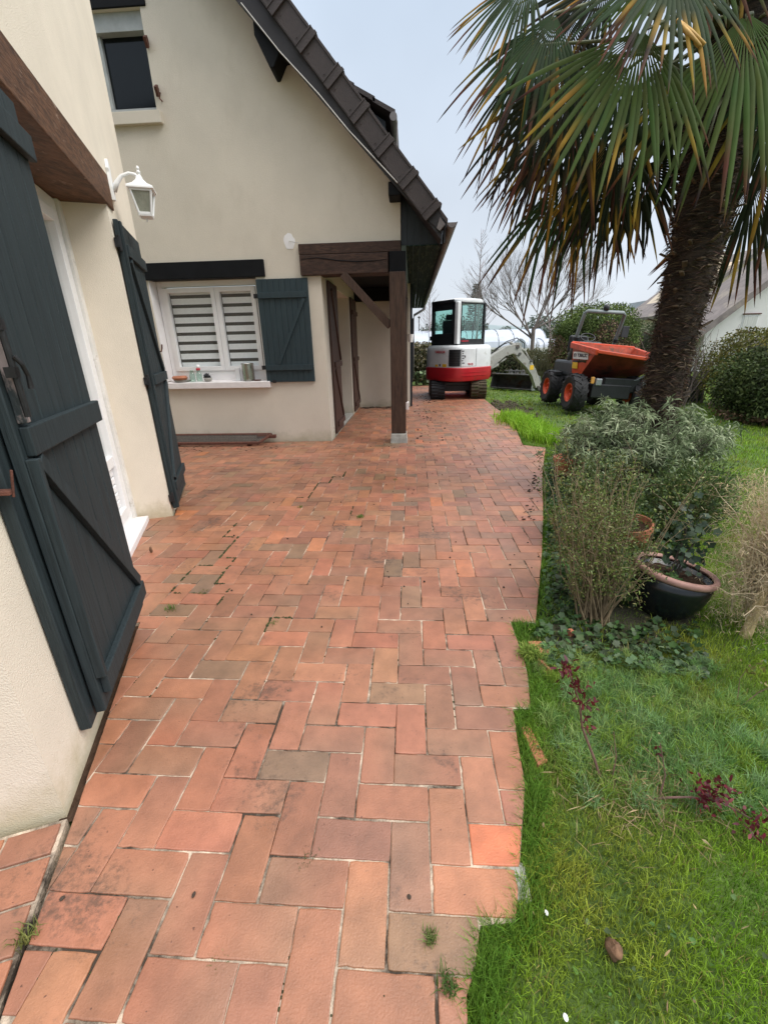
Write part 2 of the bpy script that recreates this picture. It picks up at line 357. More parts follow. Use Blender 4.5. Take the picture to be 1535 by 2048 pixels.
# ---------------------------------------------------------------- ground
PATIO = [(-1.050, .872), (-1.438, 1.864), (-1.83, 1.71), (-2.43, 3.25), (-2.05, 3.395), (-2.42, 4.355), (-4.2, 3.7), (-4.2, 6.44), (-1.19, 6.44), (-1.19, 10.19), (.0, 10.19), (.0, 15.3), (1.95, 15.3), (1.9, 13.5), (1.823, 11.16),
         (1.82, 10.1), (1.833, 8.742), (1.75, 7.55), (1.541, 6.059), (1.8, 5.894), (1.41, 4.62), (1.056, 3.308), (.86, 2.63), (.635, 1.916), (.512, 1.935), (.512, 1.72),
         (.505, 1.54), (.469, 1.351), (.40, 1.345), (.385, 1.21), (.372, 1.03), (.355, .97), (.325, .875), (.295, .77), (.26, .66), (.171, .648), (.15, .575), (.12, .52), (.11, .3), (.10, -1.2), (-.30, -1.2)]
def inside(x, y, poly=PATIO):
    c = False; j = len(poly) - 1
    for i in range(len(poly)):
        xi, yi = poly[i]; xj, yj = poly[j]
        if (yi > y) != (yj > y) and x < (xj - xi) * (y - yi) / (yj - yi) + xi: c = not c
        j = i
    return c
def inside_np(X, Y, poly=PATIO):
    c = np.zeros(len(X), bool); j = len(poly) - 1
    for i in range(len(poly)):
        xi, yi = poly[i]; xj, yj = poly[j]
        k = ((yi > Y) != (yj > Y)) & (X < (xj - xi) * (Y - yi) / ((yj - yi) or 1e-9) + xi); c ^= k; j = i
    return c
def gz(x, y):
    h = -.045 + .025 * noise.noise((x * .9, y * .9, 0)) + .010 * noise.noise((x * 3.5, y * 3.5, 3))
    return h - (.02 if x < 2 and y < 12 else 0) * 0
def ground():
    xs = np.unique(np.concatenate([np.linspace(-300, -8, 14), np.linspace(-8, -1, 15), np.linspace(-1, 4, 90), np.linspace(4, 14, 70), np.linspace(14, 40, 30), np.linspace(40, 400, 12)]))
    ys = np.unique(np.concatenate([np.linspace(-300, -3, 12), np.linspace(-3, 0, 10), np.linspace(0, 6, 110), np.linspace(6, 18, 90), np.linspace(18, 60, 30), np.linspace(60, 600, 12)]))
    V = []; 
    for y in ys:
        for x in xs:
            z = gz(x, y) if (-3 < x < 20 and -2 < y < 25) else -.05
            if y > 60: z += 0
            if -4.6 < x < 2.2 and y < 15.6 and inside(x, y): z = min(z, -.05)
            V.append((x, y, z))
    nx = len(xs); q = [(j * nx + i, j * nx + i + 1, (j + 1) * nx + i + 1, (j + 1) * nx + i) for j in range(len(ys) - 1) for i in range(nx - 1)]
    m = M('lawn_ground', (.045, .085, .014), .95, .3, 2, 2.5, 70, c2=(.095, .150, .028), c3=(.065, .055, .025), scale3=1.1, thr3=.62, attr=False)
    o = npmesh('ground', np.array(V), np.array(q), None, None, m, None, True); tag(o, kind='structure')
    return o
ground()
# ---------------------------------------------------------------- patio of herringbone clay pavers
PW = .114300505; OX, OY = -.630643714, .551000489
def clip_rect(poly, x0, y0, x1, y1):
    def cl(P, f, ix):
        out = []
        for i in range(len(P)):
            a, b = P[i - 1], P[i]; fa, fb = f(a), f(b)
            if fa * fb < 0: t = fa / (fa - fb); out.append((a[0] + (b[0] - a[0]) * t, a[1] + (b[1] - a[1]) * t))
            if fb >= 0: out.append(b)
        return out
    for f in (lambda p: p[0] - x0, lambda p: x1 - p[0], lambda p: p[1] - y0, lambda p: y1 - p[1]):
        poly = cl(poly, f, 0)
        if len(poly) < 3: return []
    out = [poly[0]]
    for p in poly[1:]:
        if abs(p[0] - out[-1][0]) + abs(p[1] - out[-1][1]) > 1e-4: out.append(p)
    return out if len(out) > 2 else []
def parea(P): return abs(sum(P[i - 1][0] * P[i][1] - P[i][0] * P[i - 1][1] for i in range(len(P)))) / 2
TC = [S(184, 126, 100), S(180, 120, 96), S(170, 116, 94), S(192, 130, 99), S(164, 114, 94), S(178, 126, 100), S(154, 120, 98), S(182, 120, 98), S(160, 112, 93), S(206, 130, 92), S(140, 114, 96)]
TWt = [5, 6, 5, 2.2, 4, 5, 1.6, 5, 4, .5, .5]
def tile(mb, P, tilt=True, fixed=None):
    cx = sum(p[0] for p in P) / len(P); cy = sum(p[1] for p in P) / len(P)
    if sum(P[i - 1][0] * P[i][1] - P[i][0] * P[i - 1][1] for i in range(len(P))) < 0: P = P[::-1]
    c = fixed or random.choices(TC, TWt)[0]; k = random.uniform(.88, 1.10); c = tuple(x * k * .86 * q_ * random.uniform(.96, 1.04) for x, q_ in zip(c, (1.03, .98, .87)))
    # gradient from kiln flashing across a few pavers
    c2 = c
    if random.random() < .5:
        q = random.choice([S(138, 112, 92), S(152, 118, 92), S(194, 130, 98)]); c2 = tuple((a + b * 1.2) / 2.2 for a, b in zip(c, q))
    rx, ry = (random.gauss(0, .006), random.gauss(0, .006)) if tilt else (0, 0)
    z0 = random.gauss(0, .0007); horiz = random.random() < .5; sg = random.choice((-1, 1))
    a0 = random.gauss(0, .006); dx0, dy0 = random.gauss(0, .0012), random.gauss(0, .0012)
    rings = []; cs = []
    if cy < 3.4 and abs(cx) < 3:       # worn, slightly chipped arrises on the near pavers
        Q = []
        for i in range(len(P)):
            a, b = P[i], P[(i + 1) % len(P)]; L = math.hypot(b[0] - a[0], b[1] - a[1]); m = max(1, int(L / .016)); nx_, ny_ = (b[1] - a[1]) / (L or 1), -(b[0] - a[0]) / (L or 1)
            for j in range(m):
                t = j / m; w_ = random.gauss(0, .00045) + (random.uniform(.001, .003) if random.random() < .035 else 0) + (random.uniform(0, .0016) if j == 0 else 0)
                x, y = a[0] + (b[0] - a[0]) * t, a[1] + (b[1] - a[1]) * t; Q.append((x + (cx - x) * w_ / .08, y + (cy - y) * w_ / .08))
        P = Q
    for inset, dz in ((0, -.05), (0, -.0026), (.0008, -.0009), (.0032, 0)):
        ring = []
        for (x, y) in P:
            vx, vy = x - cx, y - cy; L = math.hypot(vx, vy) or 1
            k = 1 - inset * 1.4 / L
            ux, uy = vx * k, vy * k; ux, uy = ux - a0 * uy + dx0, uy + a0 * ux + dy0
            ring.append((cx + ux, cy + uy, z0 + dz + rx * vx + ry * vy))
            t = .5 + sg * (vx if horiz else vy) / .23; t = min(1, max(0, t))
            cs.append(tuple(a * (1 - t) + b * t for a, b in zip(c, c2)))
        rings.append(ring)
    n = len(P); vs = sum(rings, []); fs = []
    for r in range(3):
        for i in range(n): fs.append((r * n + i, r * n + (i + 1) % n, (r + 1) * n + (i + 1) % n, (r + 1) * n + i))
    fs.append(tuple(range(3 * n, 4 * n)))
    b0 = len(mb.v); mb.v += vs; mb.f += [tuple(i + b0 for i in f) for f in fs]; mb.c += cs
def build_patio():
    mb = MB(); g2 = .0023; bbox = (-4.3, -1.3, 2.2, 15.4)
    i0 = int((bbox[0] - OX) / PW) - 3; i1 = int((bbox[2] - OX) / PW) + 3
    for k in range(i0, i1):
        for m in range(-60, 60):
            for (a, b, w_, h_) in ((k, k + 4 * m, 1, 2), (k, k - 1 + 4 * m, 2, 1)):
                x0 = OX + a * PW + g2; y0 = OY + b * PW + g2; x1 = OX + (a + w_) * PW - g2; y1 = OY + (b + h_) * PW - g2
                if y1 < bbox[1] or y0 > bbox[3] or x1 < bbox[0]: continue
                gx = random.gauss(0, .0009); x0 += gx; y1 += random.gauss(0, .0009); x1 += random.gauss(0, .0009)
                full = all(inside(*p) for p in ((x0, y0), (x1, y0), (x1, y1), (x0, y1)))
                if full: P = [(x0, y0), (x1, y0), (x1, y1), (x0, y1)]
                else:
                    P = clip_rect(PATIO, x0, y0, x1, y1)
                    if not P or parea(P) < .0012: continue
                fx = S(222, 132, 92) if abs((x0 + x1) / 2 - .24) < .07 and abs((y0 + y1) / 2 - .83) < .06 else None
                tile(mb, P, full, fx)
    # second field of pavers along the end wall, laid square to that wall
    uu = Vector((-.363, .932)); nn = Vector((.932, .363)); c0 = Vector((-1.066, .868)); 
    for r in range(0, 17):
        s0, s1 = -r * .118 - .118, -r * .118; off = random.uniform(0, .2)
        for q in range(0, 14):
            o1 = -.012 - max(0, q * .232 - off); o0 = -.012 - ((q + 1) * .232 - off)
            P = [c0 + uu * (s0 + .004) + nn * (o0 + .004), c0 + uu * (s0 + .004) + nn * (o1 - .004), c0 + uu * (s1 - .004 - .02 * (r == 0)) + nn * (o1 - .004), c0 + uu * (s1 - .004 - .02 * (r == 0)) + nn * (o0 + .004)]
            if -P[0][1] > 1.3: continue
            tile(mb, [tuple(p) for p in P], True)
    m = M('clay_paver', (1.0, 1.0, 1.0), .5, .30, 11, .45, 190, attr=True, coat=.3, speck=(S(96, 58, 44), 75, .72), c3=(.80, .76, .70), scale3=3.0, thr3=.58, rvar=.14, detail=9, spec=.6)
    N = m.node_tree.nodes; L = m.node_tree.links; b = N['Principled BSDF']      # dark algae blotches with edges of their own
    tcn = [x for x in N if x.type == 'TEX_COORD'][0]
    n1 = N.new('ShaderNodeTexNoise'); n1.inputs['Scale'].default_value = 2.1; n1.inputs['Detail'].default_value = 10; n1.inputs['Roughness'].default_value = .78
    L.new(tcn.outputs['Object'], n1.inputs['Vector']); rr = N.new('ShaderNodeMapRange'); rr.inputs[1].default_value = .60; rr.inputs[2].default_value = .72; rr.inputs[4].default_value = .75
    L.new(n1.outputs[0], rr.inputs[0]); mx = N.new('ShaderNodeMix'); mx.data_type = 'RGBA'; mx.inputs[7].default_value = (*S(84, 62, 48), 1)
    n8 = N.new('ShaderNodeTexNoise'); n8.inputs['Scale'].default_value = 1.5; n8.inputs['Detail'].default_value = 8; n8.inputs['Roughness'].default_value = .7; L.new(tcn.outputs['Object'], n8.inputs['Vector'])
    r8 = N.new('ShaderNodeMapRange'); r8.inputs[1].default_value = .45; r8.inputs[2].default_value = .68; L.new(n8.outputs[0], r8.inputs[0]); x8 = N.new('ShaderNodeMix'); x8.data_type = 'RGBA'; x8.blend_type = 'MULTIPLY'; x8.inputs[7].default_value = (.80, .84, .80, 1)
    L.new(r8.outputs[0], x8.inputs[0]); L.new(b.inputs['Base Color'].links[0].from_socket, x8.inputs[6]); L.new(x8.outputs[2], b.inputs['Base Color'])
    n9 = N.new('ShaderNodeTexNoise'); n9.inputs['Scale'].default_value = 38; n9.inputs['Detail'].default_value = 9; n9.inputs['Roughness'].default_value = .75; L.new(tcn.outputs['Object'], n9.inputs['Vector'])
    m9 = N.new('ShaderNodeTexNoise'); m9.inputs['Scale'].default_value = 2.6; m9.inputs['Detail'].default_value = 3; L.new(tcn.outputs['Object'], m9.inputs['Vector'])
    a9 = N.new('ShaderNodeMath'); a9.operation = 'MULTIPLY_ADD'; L.new(m9.outputs[0], a9.inputs[0]); a9.inputs[1].default_value = 1.1; L.new(n9.outputs[0], a9.inputs[2]); r9 = N.new('ShaderNodeMapRange'); L.new(a9.outputs[0], r9.inputs[0]); r9.inputs[1].default_value = 1.16; r9.inputs[2].default_value = 1.34; r9.inputs[4].default_value = .7
    x9 = N.new('ShaderNodeMix'); x9.data_type = 'RGBA'; x9.inputs[7].default_value = (*S(70, 54, 44), 1); L.new(r9.outputs[0], x9.inputs[0]); L.new(b.inputs['Base Color'].links[0].from_socket, x9.inputs[6]); L.new(x9.outputs[2], b.inputs['Base Color'])
    src = b.inputs['Base Color'].links[0].from_socket; L.new(rr.outputs[0], mx.inputs[0]); L.new(src, mx.inputs[6]); L.new(mx.outputs[2], b.inputs['Base Color'])
    o = mb.build('patio', m, None, fixn=False, attr=True); tag(o, kind='structure')
    gm = M('paver_joint', S(196, 178, 158), .95, .35, 14, 1.5, 120, c3=(.050, .036, .025), scale3=3.0, thr3=.425, c3w=.14)
    jb = MB()
    def sheet(poly, z):
        n = len(poly); jb.add([(x, y, z) for x, y in poly] + [(x, y, -.06) for x, y in poly], [tuple(range(n))] + [(i, n + i, n + (i + 1) % n, (i + 1) % n) for i in range(n)])
    sheet(PATIO[::-1], -.0042)
    P2 = [c0 - nn * .006 - uu * .01, c0 - nn * 3.3 - uu * .02, c0 - nn * 3.3 - uu * 2.1, c0 - nn * .006 - uu * 2.1]
    sheet([tuple(p) for p in P2], -.0075)
    sb = MB(); a_ = P0 - N_ * .02 - U_ * .02; b_ = P0 + U_ * 1.3 - N_ * .02; sb.add([tuple(p_ + N_ * o_ + Vector((0, 0, -.022))) for p_, o_ in ((a_, 0), (a_, .075), (b_, .075), (b_, 0))], [(0, 1, 2, 3)]); tag(sb.build('soil', m_soil), kind='structure')
    j = jb.build('paver_joints', gm); tag(j, kind='structure')
build_patio()
# ---------------------------------------------------------------- the house
def TW(s, o, z): return P0 + U_ * s + N_ * o + Vector((0, 0, z))
house = thing('house', (-2.5, 6.6, 0), 'cream rendered house with dark shutters, brown beams and a steep brown tiled roof', 'house')
mb = MB(); HW = 5.2
mb.box((0, -.32, -.1), (1.05, 0, HW), T=TW); mb.box((2.70, -.32, -.1), (3.72, 0, HW), T=TW); mb.box((1.05, -.32, 2.30), (2.70, 0, HW), T=TW)
mb.box((0, -5, -.1), (.3, -.32, HW), T=TW); mb.box((3.42, -5, -.1), (3.72, -.32, HW), T=TW)
wing = mb.build('wing_wall', m_stucco, house)
# ragged plinth edge at the corner of the wing
mb = MB(); mb.box((-.25, -5.2, HW), (3.95, .3, HW + .16), T=TW); mb.build('wing_roof', m_rooft, house, bevel=.01)
mb = MB(); mb.box((.72, -.30, 2.275), (2.87, .014, 2.49), T=TW)
lt = mb.build('lintel', m_lintel, house, bevel=.006); lt['label'] = 'brown weathered oak lintel over the glazed door'
# french door
def white_frame(name, T, s0, s1, z0, z1, o0, o1, wd, mat, parent, bevel=.004):
    b = MB(); b.box((s0, o0, z0), (s0 + wd, o1, z1), T=T); b.box((s1 - wd, o0, z0), (s1, o1, z1), T=T)
    b.box((s0 + wd, o0, z0), (s1 - wd, o1, z0 + wd), T=T); b.box((s0 + wd, o0, z1 - wd), (s1 - wd, o1, z1), T=T)
    return b.build(name, mat, parent, bevel=bevel)
for a_, b_ in ((1.0502, 1.12), (2.63, 2.6998)):
    mb = MB(); mb.box((a_, -.30, .0), (b_, -.265, 2.2745), T=TW); mb.build('door_surround', m_weath, house, bevel=.004)
door = white_frame('french_door', TW, 1.12, 2.63, .045, 2.27, -.36, -.285, .075, m_pvc, house)
for (a, b) in ((1.20, 1.872), (1.878, 2.55)):
    f = white_frame('door_leaf', TW, a, b, .125, 2.19, -.35, -.27, .075, m_pvc, door)
    q = MB(); q.box((a + .075, -.345, .53), (b - .075, -.278, .61), T=TW)
    for k in range(5): q.box((a + .085, -.33, .215 + k * .062), (b - .085, -.30, .215 + k * .062 + .05), T=TW)
    q.box((a + .075, -.335, .20), (b - .075, -.325, .53), T=TW)
    q.build('door_panel', m_pvc, door, bevel=.005)
    q = MB(); q.box((a + .07, -.315, .60), (b - .07, -.311, 2.12), T=TW); q.build('door_pane', m_glass, door)
    q = MB(); q.box((a + .02, -.42, .3), (b - .02, -.41, 2.2), T=TW); q.build('net_curtain', m_curtain, door)
q = MB(); q.box((1.875, -.268, 1.0), (1.90, -.255, 1.16), T=TW); q.box((1.88, -.255, 1.06), (1.895, -.215, 1.08), T=TW); q.box((1.87, -.228, 1.06), (1.99, -.212, 1.08), T=TW)
q.build('door_handle', m_pvc, door, bevel=.003)
q = MB(); q.box((.3, -1.2, .0), (3.4, -1.15, 2.4), T=TW); q.build('dark_room', m_black, house)
mb = MB(); mb.box((1.052, -.40, -.02), (2.66, -.175, .045), T=TW); mb.build('door_step', m_sill, house, bevel=.006)
# shutters
def shutter(T, s0, s1, z0, z1, o0, th, npl, mat, battens, brace=None, parent=house, name='shutter', proud=.026, edge=None):
    b = MB(); wpl = (s1 - s0) / npl
    for k in range(npl): b.box((s0 + k * wpl + .0006, o0, z0), (s0 + (k + 1) * wpl - .0006, o0 + th, z1), T=T)
    sh = b.build(name, mat, parent, bevel=.0035, segs=1)
    for (za, zb, sa, sb) in battens:
        q = MB(); q.box((sa, o0 + th + .0005, za), (sb, o0 + th + proud, zb), T=T); q.build('batten', mat, sh, bevel=.004)
    if brace:
        for (sa, za, sb, zb, wd) in brace:
            q = MB(); d = Vector((sb - sa, 0, zb - za)).normalized(); pr = Vector((-d.z, 0, d.x)) * wd / 2
            pts = [Vector((sa, 0, za)) - pr, Vector((sb, 0, zb)) - pr, Vector((sb, 0, zb)) + pr, Vector((sa, 0, za)) + pr]
            q.prism([(p.x, p.z) for p in pts], lambda s, z: T(s, o0 + th + .0005, z), lambda s, z: T(s, o0 + th + proud - .003, z)); q.build('brace', mat, sh, bevel=.003)
    return sh
near = shutter(TW, .27, 1.01, .125, 2.16, .048, .032, 7, m_shut, [(1.065, 1.15, .295, 1.015), (.185, .262, .295, 1.015), (1.99, 2.07, .295, 1.015)], [(.325, 1.05, .985, .275, .05)])
near['label'] = 'large dark blue-grey shutter lying open against the near wall'
shutter(TW, .225, .99, .10, 2.17, .004, .036, 7, m_shut, [])
q = MB(); q.box((.30, .0805, 1.16), (.335, .104, 1.985), T=TW); o = q.build('shutter_stile', m_worn, near, bevel=.003)
q = MB(); q.box((.272, .0805, .27), (.298, .112, 1.06), T=TW); q.build('shutter_stile', m_shut, near, bevel=.003)
# espagnolette bolt and handle
q = MB(); q.tube([TW(.285, .118, z) for z in (1.18, 1.4, 1.7, 1.98)], .008, 8)
for z in (1.42, 1.30, 1.6, 1.9): q.box((.272, .10, z - .014), (.298, .126, z + .014), T=TW)
q.tube([TW(.285, .128, 1.34), TW(.292, .138, 1.32), TW(.304, .140, 1.29), TW(.306, .138, 1.255)], [.007, .006, .006, .008], 8)
q.build('shutter_bolt', m_dmetal, near, smooth=False)
q = MB(); q.box((.17, .0, .975), (.215, .006, 1.015), T=TW); q.beam(TW(.20, .0, .995), TW(.20, .06, .99), .03, .012); q.beam(TW(.202, .058, .975), TW(.21, .07, 1.05), .010, .006)
q.build('shutter_catch', m_rust, house, bevel=.002)
far = shutter(TW, 2.735, 3.50, .055, 2.20, .010, .032, 7, m_shut, [(1.98, 2.06, 2.80, 3.50), (1.085, 1.16, 2.80, 3.50), (.20, .275, 2.80, 3.50)], [(2.86, .29, 3.44, 1.07, .05), (3.44, 1.17, 2.86, 1.965, .05)])
far['label'] = 'narrow-looking dark shutter folded back beyond the glazed door'
q = MB(); q.box((2.738, .043, .06), (2.775, .060, 2.19), T=TW); q.build('shutter_stile', m_shut, far, bevel=.003)
for z in (2.05, 1.12, .16):
    q = MB(); q.box((2.69, .002, z - .03), (2.745, .03, z + .03), T=TW); q.tube([TW(2.715, .03, z - .05), TW(2.715, .03, z + .05)], .012, 8); q.build('hinge', m_dmetal, far, bevel=.002)
q = MB(); q.tube([TW(3.545, .0, 1.33), TW(3.545, .05, 1.33), TW(3.545, .06, 1.36), TW(3.54, .065, 1.39)], .007, 6); q.build('shutter_catch', m_rust, house)
# ---- gable
GY = 6.45
def zt(x): return 4.721 + (-1.282 - x) * 1.165 if x > -4.6 else 4.721 + (-1.282 + 9.2 + x) * 1.165
mb = MB()
def colm(x0, x1, z0, z1=None):
    top = [(x1, zt(x1) - .30 if z1 is None else z1), (x0, zt(x0) - .30 if z1 is None else z1)]
    if z1 is None and x0 < -4.6 < x1: top.insert(1, (-4.6, zt(-4.6) - .3))
    mb.prism([(x0, z0), (x1, z0)] + top, lambda x, z: (x, GY, z), lambda x, z: (x, GY + .3, z))
colm(-8.6, -3.9, -.1); colm(-3.9, -3.58, -.1, 4.02); colm(-3.9, -3.58, 4.95); colm(-3.58, -3.055, -.1, .80); colm(-3.58, -3.055, 2.225, 4.02); colm(-3.58, -3.055, 4.95)
colm(-3.055, -2.08, -.1, .80); colm(-3.055, -2.08, 2.225); colm(-2.08, -1.2, -.1); colm(-1.2, -.14, 2.57)
mb.box((-1.5, 6.75, -.1), (-1.2, 7.55, 2.6)); mb.box((-1.5, 9.12, -.1), (-1.2, 10.2, 2.6)); mb.box((-1.5, 7.55, 2.18), (-1.2, 9.12, 2.6))
gable = mb.build('gable_wall', m_gable, house)
mb = MB(); mb.box((-1.5, 10.2, -.1), (-.03, 17.2, 2.52)); mb.build('porch_back_wall', m_gable, house)
mb = MB(); mb.box((-.03, 10.22, -.1), (.02, 17.2, 2.5)); mb.build('side_cladding', m_clad, house)
mb = MB(); mb.box((-1.56, 7.5, -.02), (-1.505, 9.2, 2.2)); mb.build('porch_door', m_brownsh, house)
mb = MB(); mb.box((-1.5, 7.56, -.02), (-1.21, 9.11, .03)); mb.build('door_step', m_concrete, house, bevel=.004)
mb = MB(); mb.box((-1.195, 6.66, 2.44), (-.29, 10.19, 2.5)); mb.build('porch_ceiling', m_black, house)
def beams(name, a, b, mat, lab=None, bev=.008):
    q = MB(); q.box(a, b); o = q.build(name, mat, house, bevel=bev)
    if lab: o['label'] = lab
    return o
beams('porch_beam', (-1.46, 6.395, 2.45), (-.135, 6.66, 2.575), m_beam); beams('porch_beam', (-1.455, 6.385, 2.212), (-.30, 6.66, 2.447), m_beam)
beams('porch_beam', (-.285, 6.365, 2.213), (-.075, 6.70, 2.452), m_black); beams('porch_beam', (-.28, 6.71, 2.216), (-.085, 10.19, 2.44), m_post)
beams('porch_beam', (-1.199, 10.02, 2.19), (-.29, 10.19, 2.435), m_black)
p1 = beams('post', (-.287, 6.30, .13), (-.078, 6.50, 2.212), m_post)
q = MB(); q.hexa([(-.305, 6.25, -.03), (-.055, 6.25, -.03), (-.055, 6.54, -.03), (-.305, 6.54, -.03), (-.293, 6.275, .129), (-.07, 6.275, .129), (-.07, 6.52, .129), (-.293, 6.52, .129)])
q.build('stone_footing', m_concrete, p1, bevel=.006)
p2 = beams('post', (-.27, 9.72, .15), (-.09, 9.90, 2.21), m_post)
q = MB(); q.box((-.29, 9.69, -.03), (-.06, 9.93, .149)); q.build('stone_footing', m_sill, p2, bevel=.01)
q = MB(); q.beam((-.90, 6.44, 2.215), (-.285, 6.42, 1.575), .10, .115, up=(0, 1, 0)); q.build('brace', m_post, house, bevel=.006)
q = MB(); q.beam((-.18, 6.55, 2.0), (-.18, 7.1, 2.5), .08, .08); 
# crack in the lower porch beam
q = MB(); q.tube([(-1.43, 6.383, 2.40), (-1.2, 6.382, 2.41), (-.98, 6.382, 2.375), (-.72, 6.382, 2.35), (-.5, 6.382, 2.352), (-.31, 6.383, 2.365)], [.002, .005, .006, .007, .005, .002], 5); q.build('beam_crack', m_black, house)
TG = lambda s, o, z: Vector((s, GY - o, z))
gsh = shutter(TG, -2.075, -1.378, .87, 2.19, .008, .03, 9, m_shutg, [(1.955, 2.03, -2.06, -1.40), (1.03, 1.105, -2.06, -1.40)], [(-1.87, 1.115, -1.44, 1.945, .045)])
gsh['label'] = 'blue-green shutter on the gable beside the striped blind window'
for z in (1.99, 1.07): q = MB(); q.box((-2.13, .002, z - .028), (-2.07, .03, z + .028), T=TG); q.build('hinge', m_dmetal, gsh, bevel=.002)
q = MB(); q.box((-1.99, .03, .86), (-1.94, .05, .90), T=TG); q.build('stay', m_dmetal, gsh, bevel=.002)
TX = lambda s, o, z: Vector((-1.2 + o, s, z))
b1 = shutter(TX, 6.80, 7.52, .04, 2.2, .008, .03, 6, m_brownsh, [(1.03, 1.11, 6.9, 7.53), (.14, .22, 6.9, 7.53)], [(6.95, 1.0, 7.5, .24, .05), (6.95, 2.1, 7.5, 1.13, .05)], name='porch_shutter')
b2 = shutter(TX, 9.2, 10.0, .04, 2.2, .008, .03, 6, m_brownsh, [(1.03, 1.11, 9.25, 10.0), (.14, .22, 9.25, 10.0), (1.9, 1.98, 9.25, 10.0)], [(9.3, 1.0, 9.95, .24, .05)], name='porch_shutter')
# gable window
q = MB(); q.box((-3.5795, GY + .003, .902), (-3.563, GY + .17, 2.2245)); q.box((-3.5795, GY + .17, .902), (-2.0805, GY + .21, .98)); q.build('window_reveal', m_white_wall, house)
win = white_frame('window', lambda s, o, z: Vector((s, o, z)), -3.56, -2.085, .98, 2.222, GY + .17, GY + .24, .07, m_pvc, house)
for (a, b) in ((-3.485, -2.742), (-2.738, -2.165)):
    f = white_frame('sash', lambda s, o, z: Vector((s, o, z)), a, b, 1.035, 2.14, GY + .155, GY + .225, .062, m_pvc, win)
    q = MB(); q.box((a + .055, GY + .188, 1.09), (b - .055, GY + .191, 2.08)); q.build('pane', m_glass, win)
    q = MB(); q.box((a + .03, GY + .243, 1.05), (b - .03, GY + .246, 2.12)); d = q.build('blind', m_blindd, win)
    q = MB()
    for k in range(9): q.box((a + .065, GY + .236, 1.095 + k * .1225 - .018), (b - .06, GY + .242, 1.095 + k * .1225 + .060))
    q.build('blind', m_blindl, win)['label'] = 'pale slats of the striped roller blind'
q = MB(); q.hexa([(-3.63, GY - .075, .80), (-2.03, GY - .075, .80), (-2.03, GY + .17, .80), (-3.63, GY + .17, .80), (-3.63, GY - .075, .885), (-2.03, GY - .075, .885), (-2.03, GY + .17, .903), (-3.63, GY + .17, .903)])
q.build('window_sill', m_sill, house, bevel=.006)
beams('window_lintel', (-3.72, GY - .035, 2.222), (-1.945, GY + .14, 2.425), m_black)
# upper window
q = MB(); q.box((-3.8995, GY + .12, 4.02), (-3.80, GY + .18, 4.78)); q.box((-3.78, GY + .10, 4.10), (-3.64, GY + .18, 4.78)); q.box((-3.8, GY + .10, 4.02), (-3.056, GY + .18, 4.10))
q.box((-3.8995, GY + .05, 4.78), (-3.056, GY + .2, 4.9495)); uw = q.build('window', M('aged_frame', (.36, .38, .38), .7, .15, 6), house, bevel=.004); uw['label'] = 'small upper window with a dark pane'
q = MB(); q.box((-3.795, GY + .145, 4.101), (-3.0555, GY + .15, 4.779)); q.build('pane', m_darkpane, uw)
q = MB(); q.box((-3.9, GY - .06, 3.89), (-2.995, GY + .12, 4.015)); q.build('window_sill', m_gable, house, bevel=.006)
beams('window_lintel', (-3.95, GY - .02, 4.952), (-2.98, GY + .2, 5.2), m_black)
for (x, z) in ((-3.03, 4.66), (-3.0, 4.22)): q = MB(); q.beam((x, GY, z), (x + .01, GY - .07, z - .05), .03, .09); q.build('shutter_pintle', m_rust, house)
q = MB(); q.tube([(-2.97, GY, 4.11), (-2.955, GY - .09, 4.10), (-2.93, GY - .10, 4.15)], .007, 6); q.tube([(-2.955, GY - .09, 4.10), (-2.925, GY - .1, 4.07)], .007, 6)
q.build('shutter_pintle', m_rust, house)
# roof
rf_T = lambda x, y, dz: (x, y, zt(x) + dz)
rf = MB(); xe = .43
rf.hexa([rf_T(xe, 6.12, -.06), rf_T(xe, 17.4, -.06), rf_T(-4.6, 17.4, -.06), rf_T(-4.6, 6.12, -.06), rf_T(xe, 6.12, -.005), rf_T(xe, 17.4, -.005), rf_T(-4.6, 17.4, -.005), rf_T(-4.6, 6.12, -.005)])
rf.hexa([rf_T(-4.6001, 6.12, -.06), rf_T(-4.6001, 17.4, -.06), rf_T(-9.6, 17.4, -.06), rf_T(-9.6, 6.12, -.06), rf_T(-4.6001, 6.12, -.005), rf_T(-4.6001, 17.4, -.005), rf_T(-9.6, 17.4, -.005), rf_T(-9.6, 6.12, -.005)])
sl = math.atan(1.165); dx_, dz_ = math.cos(sl), -math.sin(sl)
k = 0; x = -4.5
while x < xe - .25:      # tile courses lapped on the slope
    a = (x, zt(x)); b = (x + dx_ * .36, zt(x + dx_ * .36)); px_, pz_ = -dz_, dx_
    rf.hexa([(a[0], 6.14, a[1]), (b[0], 6.14, b[1] + .004), (b[0], 17.4, b[1] + .004), (a[0], 17.4, a[1]), (a[0] + px_ * .012, 6.14, a[1] + pz_ * .012), (b[0] + px_ * .028, 6.14, b[1] + pz_ * .028), (b[0] + px_ * .028, 17.4, b[1] + pz_ * .028), (a[0] + px_ * .012, 17.4, a[1] + pz_ * .012)])
    x += dx_ * .345
roof = rf.build('roof', m_rooft, house)
